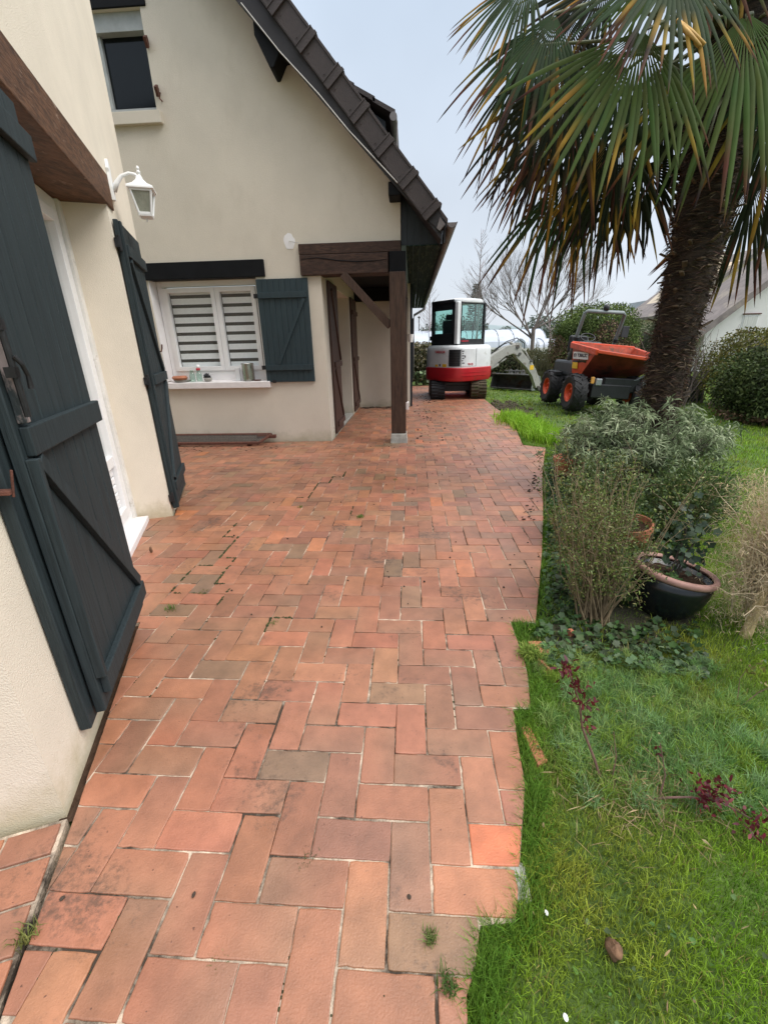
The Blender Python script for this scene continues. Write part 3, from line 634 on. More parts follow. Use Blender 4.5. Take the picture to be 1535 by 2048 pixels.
# verge tiles down the gable edge, one object each
jx = [.302 - i * dx_ * .415 for i in range(12)]
PERP = Vector((-dz_, 0, dx_)); ALONG = Vector((dx_, 0, dz_))
q = MB(); L_ = .43; H_ = .222
def VT(s, y, h): return ALONG * s + Vector((0, y, 0)) + PERP * h
q.box((0, 0, -H_), (L_, .022, 0), T=VT); q.box((0, .022, -.022), (L_, .2, 0), T=VT)
q.box((L_ - .085, -.016, -H_ - .004), (L_ + .012, .0, .014), T=VT); q.box((L_ - .085, 0, .0), (L_ + .012, .2, .018), T=VT); q.box((L_ - .022, -.032, -H_ - .006), (L_ + .012, -.016, .020), T=VT); q.box((L_ - .085, -.024, -H_ - .004), (L_ - .07, -.016, .016), T=VT); q.box((.0, -.010, -.02), (L_ - .09, 0, .004), T=VT)
q.box((-.02, -.003, -H_ + .01), (L_ - .08, 0, -H_ + .024), T=VT)
for s_, h_ in ((.07, -.16), (.31, -.16)): q.lathe([(.0001, -.009), (.006, -.009), (.006, -.003)], (0, 0, 0), 'y', 8, T=lambda a, b, c, s_=s_, h_=h_: VT(s_ + a, b, h_ + c))
base = q.build('verge_tile', m_rooft, None, bevel=.003)
for i, xj in enumerate(jx):
    o = base if i == 0 else base.copy()
    if i: col.objects.link(o)
    X = xj + .02; Z = zt(X) + .012
    st = Vector((X, 6.085 - .0006 * i, Z)) - ALONG * .415
    o.location = st; attach(o, roof); o.rotation_euler = (0, random.gauss(0, .004), 0)
q = MB()
q.hexa([(.30, 6.10, zt(.30) - .25), (.335, 6.10, zt(.335) - .24), (.36, 6.3, zt(.36) - .2), (.31, 6.3, zt(.31) - .2), (.335, 6.09, zt(.335) - .1), (.40, 6.09, zt(.40) - .1), (.40, 6.3, zt(.40) - .1), (.34, 6.3, zt(.34) - .1)])
q.build('verge_flashing', m_gutter, roof)
q = MB(); q.prism([(.36, zt(.36) - .05), (.36, zt(.36) - .23), (-.12, 3.00), (-.98, 3.875), (-1.82, 4.735), (-4.6, 7.75), (-4.6, zt(-4.6) - .05)], lambda x, z: (x, 6.12, z), lambda x, z: (x, 6.15, z)); q.build('barge_board', m_fascia, roof)
q = MB(); q.prism([(.36, zt(.36) - .25), (.36, zt(.36) - .30), (-4.6, zt(-4.6) - .30), (-4.6, zt(-4.6) - .25)], lambda x, z: (x, 6.13, z), lambda x, z: (x, 6.46, z)); q.build('gable_soffit', m_fascia, roof)
for (x0, x1, z0, z1) in ((-.275, -.13, 2.99, 3.13),):
    beams('purlin', (x0, 6.16, z0), (x1, 6.5, z1), m_black, bev=.012)
q = MB(); q.prism([(-1.70, 4.62), (-1.70, 4.50), (-1.56, 4.22), (-1.52, 4.22), (-1.43, 4.36), (-1.30, 4.38), (-1.45, 4.65)], lambda x, z: (x, 6.16, z), lambda x, z: (x, 6.5, z)); q.build('purlin', m_black, house, bevel=.008)
q = MB()
xs_ = [-.135, -.06, .03, .12, .21, .30, .37]
for i in range(6): q.hexa([(xs_[i], 6.478 + .004 * (i % 2), 2.53), (xs_[i + 1], 6.478 + .004 * (i % 2), 2.53), (xs_[i + 1], 6.5, 2.53), (xs_[i], 6.5, 2.53), (xs_[i], 6.478 + .004 * (i % 2), zt(xs_[i]) - .2), (xs_[i + 1], 6.478 + .004 * (i % 2), zt(xs_[i + 1]) - .2), (xs_[i + 1], 6.5, zt(xs_[i + 1]) - .2), (xs_[i], 6.5, zt(xs_[i]) - .2)])
q.build('gable_cladding', m_clad, house, bevel=.002)
q = MB()
for i in range(5): q.box((-.072 + i * .092, 6.47, 2.516 + .002 * (i % 2)), (-.072 + (i + 1) * .092 - .003, 17.2, 2.529))
q.build('eave_soffit', m_soffit, house, bevel=.002)
q = MB(); q.box((.388, 6.14, 2.48), (.41, 17.3, 2.66)); q.build('eave_board', m_fascia, house)
q = MB(); vs = []; n_ = 9; gr = .058; gc = (.475, 2.665)
for y in (6.03, 17.35):
    for rr_ in (gr, gr - .004):
        for k in range(n_): t = math.pi + math.pi * k / (n_ - 1); vs.append((gc[0] + rr_ * math.cos(t), y, gc[1] + rr_ * math.sin(t)))
fs = []
for k in range(n_ - 1):
    fs += [(k, k + 1, 2 * n_ + k + 1, 2 * n_ + k), (n_ + k, 3 * n_ + k, 3 * n_ + k + 1, n_ + k + 1), (k, n_ + k, n_ + k + 1, k + 1)]
fs.append(tuple(range(n_)))
q.add(vs, fs); q.tube([(gc[0] + gr, 6.03, gc[1]), (gc[0] + gr, 17.35, gc[1])], .006, 6); gut = q.build('gutter', m_gutter, house, smooth=False)
q = MB(); q.tube([(.475, 17.2, 2.62), (.46, 17.2, 2.48), (.10, 17.0, 2.28), (.06, 16.9, 2.15), (.06, 16.9, .0)], .04, 10); q.build('downpipe', m_gutter, gut, smooth=True)
# dormer
q = MB(); q.prism([(-1.5, 4.9), (-.36, 4.22), (-.36, 3.6), (-1.5, 4.6)], lambda x, z: (x, 7.55, z), lambda x, z: (x, 9.3, z)); dm = q.build('dormer', m_clad, house)
q = MB()
for k in range(5):
    a = -1.6 + k * .27; q.hexa([(a, 7.38, 4.98 - (a + 1.6) * .56), (a + .3, 7.38, 4.98 - (a + 1.9) * .56 + .01), (a + .3, 9.5, 4.98 - (a + 1.9) * .56 + .01), (a, 9.5, 4.98 - (a + 1.6) * .56), (a, 7.38, 5.03 - (a + 1.6) * .56), (a + .3, 7.38, 5.05 - (a + 1.9) * .56), (a + .3, 9.5, 5.05 - (a + 1.9) * .56), (a, 9.5, 5.03 - (a + 1.6) * .56)])
q.build('dormer_roof', m_rooft, dm)
q = MB(); q.tube([(-.245, 7.36, 4.20), (-.245, 9.5, 4.20)], .05, 12); q.tube([(-.20, 7.5, 4.2), (-.21, 7.5, 3.5)], .012, 6); q.build('dormer_gutter', m_gutter, dm)
# plaster patch on the gable
q = MB(); n = 26; pts = []
for k in range(n): t = 2 * math.pi * k / n; r = .085 * (1 + .3 * noise.noise((math.cos(t) * 1.8, math.sin(t) * 1.8, 4))); pts.append((-1.585 + r * math.cos(t) * .85, 2.62 + r * math.sin(t) * 1.15))
q.prism(pts, lambda x, z: (x, GY + .01, z), lambda x, z: (x, GY - .004, z)); pt = q.build('plaster_patch', m_white_wall, house)
q = MB(); q.tube([(-1.58, GY - .01, 2.62), (-1.52, GY - .05, 2.60), (-1.45, GY - .06, 2.585)], .005, 6); q.build('cable_end', m_cable, pt)
# cable clipped along the barge board
q = MB(); q.tube([(-1.78, 6.07, 4.71), (-1.42, 6.07, 4.31), (-1.02, 6.07, 3.93), (-.71, 6.07, 3.60), (-.12, 6.09, 3.05)], .006, 6)
tag(q.build('cable', m_cable), 'thin white cable running down the dark edge of the gable roof', 'cable')
# ---------------------------------------------------------------- wall lantern
lan = thing('wall_lantern', TW(2.96, 0, 2.3), 'small white lantern on a curved bracket above the glazed door', 'wall lamp')
LC = (2.96, .205)
def TL(a, b, c): return TW(LC[0] + a, LC[1] + b, c)
def TL4(a, b, c): k = .70710678; return TL((a - b) * k, (a + b) * k, c)
q = MB(); q.prism([(-.02, 2.36), (.02, 2.36), (.028, 2.44), (.022, 2.53), (.03, 2.55), (.015, 2.60), (0, 2.61), (-.015, 2.60), (-.03, 2.55), (-.022, 2.53), (-.028, 2.44)], lambda s, z: TW(2.96 + s, .001, z), lambda s, z: TW(2.96 + s, .022, z)); q.build('back_plate', m_lamp, lan, bevel=.003)
q = MB(); q.tube([TW(2.96, .02, 2.42), TW(2.96, .05, 2.47), TW(2.96, .09, 2.515), TW(2.96, .14, 2.535), TW(2.96, .18, 2.53), TW(2.96, .205, 2.505)], [.02, .017, .012, .010, .010, .012], 10); q.build('arm', m_lamp, lan, smooth=True)
q = MB(); q.lathe([(.0005, 2.585), (.007, 2.58), (.012, 2.568), (.007, 2.556), (.015, 2.546), (.010, 2.53), (.014, 2.52)], (0, 0, 0), 'z', 12, T=TL); q.lathe([(.02, 2.525), (.036, 2.495), (.070, 2.468), (.120, 2.448), (.124, 2.44), (.124, 2.432), (.106, 2.428)], (0, 0, 0), 'z', 4, T=TL4)
q.build('cap', m_lamp, lan)
q = MB(); q.lathe([(.098, 2.434), (.056, 2.288)], (0, 0, 0), 'z', 4, T=TL4); q.build('lantern_glass', m_frost, lan)
q = MB()
for k in range(4):
    t = 2 * math.pi * k / 4; q.tube([TL4(.100 * math.cos(t), .100 * math.sin(t), 2.436), TL4(.058 * math.cos(t), .058 * math.sin(t), 2.285)], .008, 6)
for r, z in ((.104, 2.426), (.064, 2.286)): q.lathe([(r - .014, z - .008), (r, z - .008), (r, z + .008), (r - .014, z + .008)], (0, 0, 0), 'z', 4, T=TL4)
q.lathe([(.066, 2.28), (.062, 2.268), (.04, 2.26), (.012, 2.256), (.004, 2.238)], (0, 0, 0), 'z', 4, T=TL4); q.build('lantern_frame', m_lamp, lan)
# ---------------------------------------------------------------- excavator
ex = thing('excavator', (1.25, 11.9, 0), 'small red and white tracked excavator at the far end of the brick patio', 'excavator')
EA = R(38); EC = Vector((1.2, 11.93, 0)); EF = Vector((math.cos(EA), math.sin(EA), 0)); ER = Vector((math.sin(EA), -math.cos(EA), 0))
def TE(f, r, z): return EC + EF * f + ER * r + Vector((0, 0, z))
def track(x0, x1, y0, y1, h, mat, yawd=0):
    c = Vector(((x0 + x1) / 2, (y0 + y1) / 2, 0)); w_ = x1 - x0; l_ = y1 - y0; rr_ = h / 2
    prof = []; n = 9
    for k in range(n + 1): t = math.pi / 2 + math.pi * k / n; prof.append((-l_ / 2 + rr_ + rr_ * math.cos(t), rr_ + rr_ * math.sin(t)))
    for k in range(n + 1): t = -math.pi / 2 + math.pi * k / n; prof.append((l_ / 2 - rr_ + rr_ * math.cos(t) * .9, rr_ + rr_ * math.sin(t)))
    def T(x, y, z): v = Vector((x, y, 0)); v.rotate(Matrix.Rotation(R(yawd), 3, 'Z')); return c + v + Vector((0, 0, z))
    b = MB(); b.prism(prof, lambda y, z: T(-w_ / 2, y, z), lambda y, z: T(w_ / 2, y, z))
    P = []; per = 0
    for i in range(len(prof)):
        a, d = Vector(prof[i]), Vector(prof[(i + 1) % len(prof)]); L = (d - a).length; m = max(1, round(L / .075))
        for j in range(m): P.append((a.lerp(d, (j + .5) / m), (d - a).normalized()))
    for i, (p, d) in enumerate(P):
        nn_ = Vector((d.y, -d.x)); 
        for sgn in (-1, 1):
            sh_ = .012 * sgn
            e_ = [p + d * (-.014 + sh_), p + d * (.014 + sh_)]; o = nn_ * .022
            x0_, x1_ = (-w_ / 2, -.01) if sgn < 0 else (.01, w_ / 2)
            b.hexa([T(x0_, e_[0].x, e_[0].y), T(x1_, e_[0].x, e_[0].y), T(x1_, e_[1].x, e_[1].y), T(x0_, e_[1].x, e_[1].y), T(x0_, e_[0].x + o.x, e_[0].y + o.y), T(x1_, e_[0].x + o.x, e_[0].y + o.y), T(x1_, e_[1].x + o.x, e_[1].y + o.y), T(x0_, e_[1].x + o.x, e_[1].y + o.y)])
    return b.build('track', mat, ex, bevel=.004, segs=1)
track(.50, .84, 11.33, 13.2, .42, m_tyre); tr = track(1.54, 1.92, 11.33, 13.3, .44, m_mud, -3); tr['label'] = 'muddy right-hand track'
q = MB(); q.box((.80, 11.8, .16), (1.6, 12.9, .36)); q.box((.62, 11.75, .30), (1.85, 12.0, .40)); q.lathe([(.3, .34), (.34, .36), (.34, .43), (.3, .44)], (1.2, 12.1, 0), 'z', 20); q.build('undercarriage', m_blackp, ex, bevel=.02)
q = MB()
for y in (11.9, 12.2, 12.5, 12.8): q.lathe([(.06, -.02), (.075, 0), (.075, .06), (.06, .08)], (1.54, y, .09), 'x', 12)
q.build('track_rollers', m_blackp, ex)
q = MB(); q.hexa([(.72, 13.35, .03), (1.80, 13.35, .03), (1.80, 13.40, .03), (.72, 13.40, .03), (.72, 13.42, .34), (1.80, 13.42, .34), (1.80, 13.46, .34), (.72, 13.46, .34)]); q.beam((.8, 12.8, .2), (.8, 13.4, .16), .08, .08); q.beam((1.6, 12.8, .2), (1.6, 13.4, .16), .08, .08); q.build('dozer_blade', m_red, ex, bevel=.01)
def ring(sc_, z, n=56, e_=3.6, a=.70, bb=.70, fo=0):
    out = []
    for k in range(n):
        t = 2 * math.pi * k / n; c, s = math.cos(t), math.sin(t)
        out.append(TE(fo + a * sc_ * math.copysign(abs(c) ** (2 / e_), c), bb * sc_ * math.copysign(abs(s) ** (2 / e_), s), z))
    return out
def loft(levels, name, mat, parent=ex, cap=True, **kw):
    b = MB(); n = len(levels[0]); vs = sum(levels, [])
    fs = [(i * n + k, i * n + (k + 1) % n, (i + 1) * n + (k + 1) % n, (i + 1) * n + k) for i in range(len(levels) - 1) for k in range(n)]
    if cap: fs += [tuple(range(n - 1, -1, -1)), tuple(range((len(levels) - 1) * n, len(levels) * n))]
    b.add(vs, fs); return b.build(name, mat, parent, smooth=False, **kw)
cw = loft([ring(.93, .445), ring(.98, .46), ring(1.01, .52), ring(1.02, .60), ring(1.02, .755), ring(1.0, .77)], 'counterweight', m_red)
bd = loft([ring(.985, .772), ring(.985, 1.15), ring(.975, 1.21), ring(.95, 1.25), ring(.90, 1.275), ring(.80, 1.285)], 'bodywork', m_whitep)
for o in (cw, bd):
    o.data.polygons.foreach_set('use_smooth', [True] * len(o.data.polygons)); m_ = o.modifiers.new('es', 'EDGE_SPLIT'); m_.split_angle = R(35)
def surf(x, z_sc=.985, e_=3.6):      # front (camera side) boundary of the outline at world x
    best = None
    for k in range(2000):
        t = 2 * math.pi * k / 2000; c, s = math.cos(t), math.sin(t)
        p = TE(.70 * z_sc * math.copysign(abs(c) ** (2 / e_), c), .70 * z_sc * math.copysign(abs(s) ** (2 / e_), s), 0)
        if p.y < 11.95 and (best is None or abs(p.x - x) < best[0]): best = (abs(p.x - x), p.copy())
    return best[1]
def patch(x0, x1, z0, z1, th, name, mat, parent, n=8, sc_=.985, **kw):
    b = MB(); pts = [surf(x0 + (x1 - x0) * i / n, sc_) for i in range(n + 1)]
    vs = []
    for i, p in enumerate(pts):
        d = (pts[min(n, i + 1)] - pts[max(0, i - 1)]).normalized(); nn_ = Vector((d.y, -d.x, 0))
        for (o, z) in ((-.004, z0), (th, z0), (th, z1), (-.004, z1)): vs.append(p + nn_ * o + Vector((0, 0, z)))
    fs = [(i * 4 + k, i * 4 + (k + 1) % 4, (i + 1) * 4 + (k + 1) % 4, (i + 1) * 4 + k) for i in range(n) for k in range(4)] + [(3, 2, 1, 0), (n * 4, n * 4 + 1, n * 4 + 2, n * 4 + 3)]
    b.add(vs, fs); return b.build(name, mat, parent, **kw)
gr_ = patch(.90, 1.17, .80, 1.185, .004, 'grille', m_blackp, bd)
for k in range(10): patch(.905, 1.165, .815 + k * .037, .825 + k * .037, .014, 'grille_slat', m_dgrey, gr_, n=5)
patch(1.19, 1.56, .80, 1.195, .006, 'service_door', m_whitep, bd, n=6, bevel=.003)
for x in (1.185, 1.565): patch(x, x + .006, .79, 1.20, .004, 'door_gap', m_blackp, bd, n=1)
for k, (zz, ww) in enumerate(((1.135, .05), (1.085, .035), (1.03, .06), (.975, .055), (.92, .03), (.865, .07))): patch(1.20 + .01 * (k % 2), 1.20 + ww, zz, zz + .022, .009, 'sticker', m_ink, bd, n=1)
patch(.60, .66, .79, .84, .004, 'sticker', m_yellow, bd, n=1); patch(.76, .85, .785, .855, .004, 'sticker', m_yellow, bd, n=1); patch(.68, .715, .80, .85, .004, 'sticker', m_ink, bd, n=1)
patch(1.205, 1.86, .655, .665, .008, 'ridge', m_red, cw, n=6, sc_=1.02); patch(1.205, 1.86, .575, .585, .008, 'ridge', m_red, cw, n=6, sc_=1.02); patch(1.275, 1.285, 1.0, 1.05, .02, 'latch', m_blackp, bd, n=1)
def dirxy(x): a, b = surf(x - .06), surf(x + .06); return (b - a).normalized()
p = surf(.70); d = dirxy(.70); text('lettering', 'TAKEUCHI', .075, m_inkred, bd, p + Vector((d.y, -d.x, 0)) * .006 + Vector((0, 0, 1.13)), d, (0, 0, 1))
p = surf(1.42); d = dirxy(1.42); text('lettering', 'TB125', .062, m_inkred, bd, p + Vector((d.y, -d.x, 0)) * .010 + Vector((0, 0, .845)), d, (0, 0, 1))
# cab
cz0, cz1 = 1.29, 2.23; F0_, F1_, R0_, R1_ = -.52, .42, -.47, .47
def CB(f0, r0, z0, f1, r1, z1, name, mat, parent, bevel=.008):
    b = MB(); b.box((f0, r0, z0), (f1, r1, z1), T=TE); return b.build(name, mat, parent, bevel=bevel)
cab = MB()
cab.box((F0_, R1_ - .10, cz0), (F0_ + .11, R1_, cz1), T=TE); cabo = cab.build('cab', m_whitep, ex, bevel=.015)
q = MB()
q.box((F0_, R0_, cz0), (F0_ + .07, R0_ + .08, cz1), T=TE); q.box((F1_ - .07, R0_, cz0), (F1_, R0_ + .07, cz1), T=TE); q.box((F1_ - .06, R1_ - .06, cz0), (F1_, R1_, cz1), T=TE)
q.box((F0_, R0_ + .08, cz0), (F0_ + .05, R1_ - .10, cz0 + .26), T=TE); q.box((F0_, R0_ + .08, cz1 - .16), (F0_ + .05, R1_ - .10, cz1), T=TE); q.box((F0_, R1_ - .20, cz0), (F0_ + .05, R1_ - .10, cz1), T=TE)
q.box((F0_ + .11, R1_ - .045, cz0), (F1_ - .06, R1_ - .005, cz0 + .13), T=TE); q.box((F0_ + .11, R1_ - .045, cz1 - .04), (F1_ - .06, R1_ - .005, cz1), T=TE); q.box((F0_ + .11, R1_ - .05, cz0 + .13), (F0_ + .15, R1_ - .005, cz1), T=TE)
q.box((F0_ + .07, R0_, cz0), (F1_ - .07, R0_ + .04, cz0 + .2), T=TE); q.box((F1_ - .04, R0_ + .07, cz0), (F1_, R1_ - .06, cz0 + .1), T=TE); q.box((F0_, R0_, cz0 - .02), (F1_, R1_, cz0 + .03), T=TE)
q.box((F0_ - .02, R0_ - .04, 1.40), (F0_ + .06, R0_ + .02, 1.50), T=TE)
q.build('cab_frame', m_blackp, cabo, bevel=.008)
q = MB()
for (a, b) in (((F0_ + .055, R0_ + .08, cz0 + .25), (F0_ + .06, R1_ - .2, cz1 - .1)), ((F0_ + .12, R1_ - .03, cz0 + .12), (F1_ - .05, R1_ - .025, cz1 - .03)), ((F0_ + .05, R0_ + .02, cz0 + .15), (F1_ - .05, R0_ + .025, cz1)), ((F1_ - .02, R0_ + .06, cz0 + .09), (F1_ - .015, R1_ - .05, cz1))): q.box(a, b, T=TE)
q.build('cab_glazing', m_cabglass, cabo)
rl = []
for s_, z in ((1.0, 2.222), (1.015, 2.24), (1.01, 2.28), (.93, 2.31), (.8, 2.318)):
    rl.append([TE(-.05 + .475 * s_ * math.copysign(abs(math.cos(t)) ** .45, math.cos(t)), .475 * s_ * math.copysign(abs(math.sin(t)) ** .45, math.sin(t)), z) for t in [2 * math.pi * k / 40 for k in range(40)]])
loft(rl, 'cab_roof', m_whitep, cabo)
q = MB(); q.box((F0_ + .001, R0_ + .02, 2.222), (F0_ + .03, R1_ - .12, 2.29), T=lambda f, r, z: TE(f - .025, r, z)); q.build('rear_visor', m_blackp, cabo, bevel=.01)
q = MB(); q.box((-.35, -.2, 1.3), (.05, .2, 1.45), T=TE); q.box((-.40, -.2, 1.45), (-.30, .2, 1.85), T=TE); q.box((-.38, -.12, 1.86), (-.32, .12, 1.98), T=TE); q.build('seat', m_blackp, ex, bevel=.03)
q = MB(); q.tube([TE(F0_ + .16, R1_ + .0, 1.6), TE(F0_ + .16, R1_ + .04, 1.62), TE(F0_ + .16, R1_ + .04, 1.9), TE(F0_ + .16, R1_, 1.92)], .012, 6); q.tube([TE(.1, R1_ - .12, 1.3), TE(.1, R1_ - .1, 1.7), TE(.14, R1_ - .1, 2.2)], .012, 6); q.build('grab_rail', m_blackp, cabo, smooth=True)
q = MB(); 
for k in range(3): q.box((F0_ + .118, R1_ + .0005, 1.55 + k * .2), (F0_ + .14, R1_ + .006, 1.70 + k * .2), T=TE)
q.build('door_trim', m_blackp, cabo); q = MB(); q.tube([TE(F1_ - .1, R1_ + .01, 1.55), TE(F1_ - .1, R1_ + .05, 1.57), TE(F1_ - .1, R1_ + .05, 1.72), TE(F1_ - .1, R1_ + .01, 1.74)], .01, 6); q.build('door_handle', m_blackp, cabo)
p = TE(F0_ + .26, R1_ - .0, 1.37); text('lettering', 'TAKEUCHI', .05, m_inkred, cabo, p, EF, (0, 0, 1))
# arm: swings out to the right
AD = Vector((.92, .39, 0)).normalized(); AS = Vector((AD.y, -AD.x, 0)); AO = Vector((1.72, 12.12, 0))
def TA(a, z, s=0): return AO + AD * a + AS * s + Vector((0, 0, z))
def plate(pts, w_, name, mat, parent, bevel=.008):
    b = MB(); b.prism(pts, lambda a, z: TA(a, z, -w_ / 2), lambda a, z: TA(a, z, w_ / 2)); return b.build(name, mat, parent, bevel=bevel)
arm = plate([(-.05, .52), (.08, .50), (.45, .74), (.80, .98), (1.02, 1.03), (1.16, .98), (1.27, 1.05), (1.24, 1.20), (1.08, 1.27), (.80, 1.22), (.45, 1.04), (.10, .80), (-.06, .70)], .15, 'boom', m_armw, ex)
stk = plate([(1.02, 1.12), (1.16, .92), (1.50, .66), (1.70, .44), (1.86, .12), (1.97, .06), (2.04, .12), (1.98, .30), (1.80, .62), (1.62, .80), (1.30, 1.10), (1.26, 1.29), (1.14, 1.31)], .12, 'dipper_stick', m_armw, ex)
q = MB()
q.tube([TA(.10, .56, .0), TA(.62, .78, 0)], .045, 10); q.tube([TA(.62, .78), TA(.86, .92)], .022, 8); q.build('boom_ram', m_armw, arm, smooth=True)
q = MB(); q.tube([TA(.95, 1.31), TA(1.45, 1.08)], .038, 10); q.tube([TA(1.45, 1.08), TA(1.62, .86)], .02, 8); q.build('stick_ram', m_armw, stk, smooth=True)
q = MB(); q.tube([TA(1.62, .84), TA(1.86, .50)], .034, 10); q.tube([TA(1.86, .50), TA(2.02, .24)], .018, 8); q.build('bucket_ram', m_armw, stk, smooth=True)
q = MB()
for s_ in (-.09, -.105, -.12): q.tube([TA(.3, .95, s_), TA(.45, 1.05, s_ - .02), TA(.60, 1.0, s_ - .03), TA(.64, .88, s_ - .02), TA(.60, .78, s_)], .012, 6)
q.tube([TA(.5, 1.15, 0), TA(.85, 1.34, 0), TA(1.15, 1.42, 0), TA(1.40, 1.28, 0), TA(1.42, 1.1, 0)], .013, 6); q.tube([TA(.2, .9, -.08), TA(.8, 1.27, -.08), TA(1.1, 1.36, -.05)], .012, 6); q.build('hoses', m_blackp, arm, smooth=True)
q = MB(); q.box((1.60, .60, -.064), (1.72, .72, -.0605), T=lambda a, z, s: TA(a, z, -s)); q.build('sticker', m_yellow, stk)
q = MB(); 
for (a, z, r_) in ((1.14, 1.2, .05), (1.22, 1.02, .04), (1.93, .12, .045), (1.62, .83, .035)): q.tube([TA(a, z, -.10), TA(a, z, .10)], r_, 10)
q.build('pivot_pin', m_steel, stk)
q = MB(); q.beam(TA(1.93, .12), TA(2.08, .06), .1, .14); q.beam(TA(2.02, .24), TA(2.10, .08), .08, .05); q.build('quick_hitch', m_steel, ex, bevel=.01)
# wide bucket lying on the grass
bk = thing('digging_bucket', (3.0, 13.6, 0), 'wide dark steel bucket lying open on the lawn beneath the excavator arm', 'bucket')
A_, B_ = Vector((2.45, 14.25, 0)), Vector((3.42, 13.15, 0)); BD = (B_ - A_).normalized(); BNn = Vector((-BD.y, BD.x, 0)); BL = (B_ - A_).length
def TB(a, o, z): return A_ + BD * a + BNn * o + Vector((0, 0, z))
prof = [(0, .02), (.06, -.01), (.30, .0), (.42, .08), (.46, .22), (.40, .36), (.25, .42), (.10, .43)]; inn = [(o_ * .93 + .01, z * .93 + .02) for o_, z in prof]
q = MB(); pp_ = prof + inn[::-1]
q.prism(pp_, lambda o, z: TB(0, o, z), lambda o, z: TB(BL, o, z)); q.build('bucket_shell', m_steel, bk, bevel=.004)
for a in (0, BL): 
    q = MB(); q.prism(prof, lambda o, z: TB(a - .012, o, z), lambda o, z: TB(a + .012, o, z)); q.build('side_plate', m_galv if a else m_steel, bk, bevel=.003)
q = MB()
for a in (.5, .72, .95): q.prism([(.20, .41), (.44, .41), (.36, .55), (.28, .55)], lambda o, z: TB(a * BL / 1.5 - .01, o, z), lambda o, z: TB(a * BL / 1.5 + .01, o, z))
q.tube([TB(.3, .3, .5), TB(1.0, .3, .5)], .02, 8); q.build('mounting_ear', m_steel, bk)
q = MB(); q.box((0, .02, .40), (BL, .10, .44), T=TB); q.build('bucket_lip', m_steel, bk, bevel=.01)
# soil mass / root ball
q = MB(); vs = []
def blob(mb_, c, r, n=14, m=10, amp=.15, fr=2.5, sq=(1, 1, 1)):
    c = Vector(c); vs = []
    for i in range(m + 1):
        ph = math.pi * i / m
        for k in range(n):
            t = 2 * math.pi * k / n; d = Vector((math.sin(ph) * math.cos(t), math.sin(ph) * math.sin(t), math.cos(ph)))
            rr_ = r * (1 + amp * noise.noise(d * fr + c)); vs.append(c + Vector((d.x * rr_ * sq[0], d.y * rr_ * sq[1], d.z * rr_ * sq[2])))
    fs = [(i * n + k, i * n + (k + 1) % n, (i + 1) * n + (k + 1) % n, (i + 1) * n + k) for i in range(m) for k in range(n)]
    return mb_.add(vs, fs)
blob(q, (4.15, 13.6, .17), .27, 22, 14, .35, 3, (1.2, .9, .95)); rb = q.build('root_ball', m_mud, None, smooth=True)
tag(rb, 'brown lump of earth and roots lying on the grass behind the orange dumper wheel', 'root ball')
# ---------------------------------------------------------------- dumper
du = thing('site_dumper', (3.7, 9.7, 0), 'orange site dumper with a grey roll bar parked on the lawn behind the palm trunk', 'dumper')
roll_ = R(4.0); DC = Vector((3.66, 9.75, 0)); DYAW = R(3)
def TD(x, y, z):       # x right (as seen), y away, z up; whole machine leans a little to its left
    v = Vector((x, y, z)); v.rotate(Matrix.Rotation(roll_, 3, 'Y')); v.rotate(Matrix.Rotation(DYAW, 3, 'Z')); return DC + v + Vector((0, 0, -.02))
def wheel(c, Rr, W_, rim_r, out):
    b = MB(); h = W_ / 2; prof_ = [(rim_r, -h * .8), (Rr * .80, -h), (Rr * .93, -h * .9), (Rr * .97, -h * .5), (Rr * .97, h * .5), (Rr * .93, h * .9), (Rr * .80, h), (rim_r, h * .8)]
    b.lathe(prof_, c, 'x', 30, T=TD); nL = 14
    for k in range(nL):
        for sgn in (-1, 1):
            t0 = 2 * math.pi * (k + (0 if sgn < 0 else .5)) / nL; t1 = t0 + .30
            def pt(t, x, r): return TD(c[0] + x, c[1] + r * math.cos(t), c[2] + r * math.sin(t))
            w0 = .07
            b.hexa([pt(t0 - w0, sgn * h, Rr * .88), pt(t0 + w0, sgn * h, Rr * .88), pt(t1 + w0, sgn * .01, Rr * .94), pt(t1 - w0, sgn * .01, Rr * .94), pt(t0 - w0, sgn * h, Rr * .97), pt(t0 + w0, sgn * h, Rr * .97), pt(t1 + w0, sgn * .01, Rr * 1.03), pt(t1 - w0, sgn * .01, Rr * 1.03)])
    ty = b.build('wheel', m_tyre, du); ty.data.materials[0] = m_tyre
    b = MB(); s = out
    b.lathe([(.001, s * h * .25), (.05, s * h * .25), (.06, s * h * .55), (.09, s * h * .5), (.11, s * h * .2), (rim_r * .8, s * h * .35), (rim_r * .9, s * h * .8), (rim_r * 1.02, s * h * .86), (rim_r * 1.03, -s * h * .7), (rim_r * .8, -s * h * .7), (.001, -s * h * .6)], c, 'x', 24, T=TD)
    for k in range(5): t = 2 * math.pi * k / 5; b.lathe([(.001, s * (h * .36)), (.012, s * (h * .36)), (.012, s * (h * .48)), (.001, s * (h * .5))], (c[0], c[1] + .13 * math.cos(t), c[2] + .13 * math.sin(t)), 'x', 6, T=TD)
    b.build('rim', m_orange, ty)
    return ty
for (x, y, s) in ((-.55, -.72, -1), (.60, -.72, 1), (-.50, .70, -1), (.55, .70, 1)): wheel((x, y, .36), .36, .27, .175, s)
q = MB(); q.box((-.34, -1.0, .30), (.40, .2, .56), T=TD); q.box((-.34, .2, .26), (.36, 1.15, .60), T=TD); q.box((-.42, -.74, .28), (.46, -.68, .36), T=TD); q.box((-.44, .66, .28), (.48, .74, .36), T=TD); q.build('chassis', m_blackp, du, bevel=.02)
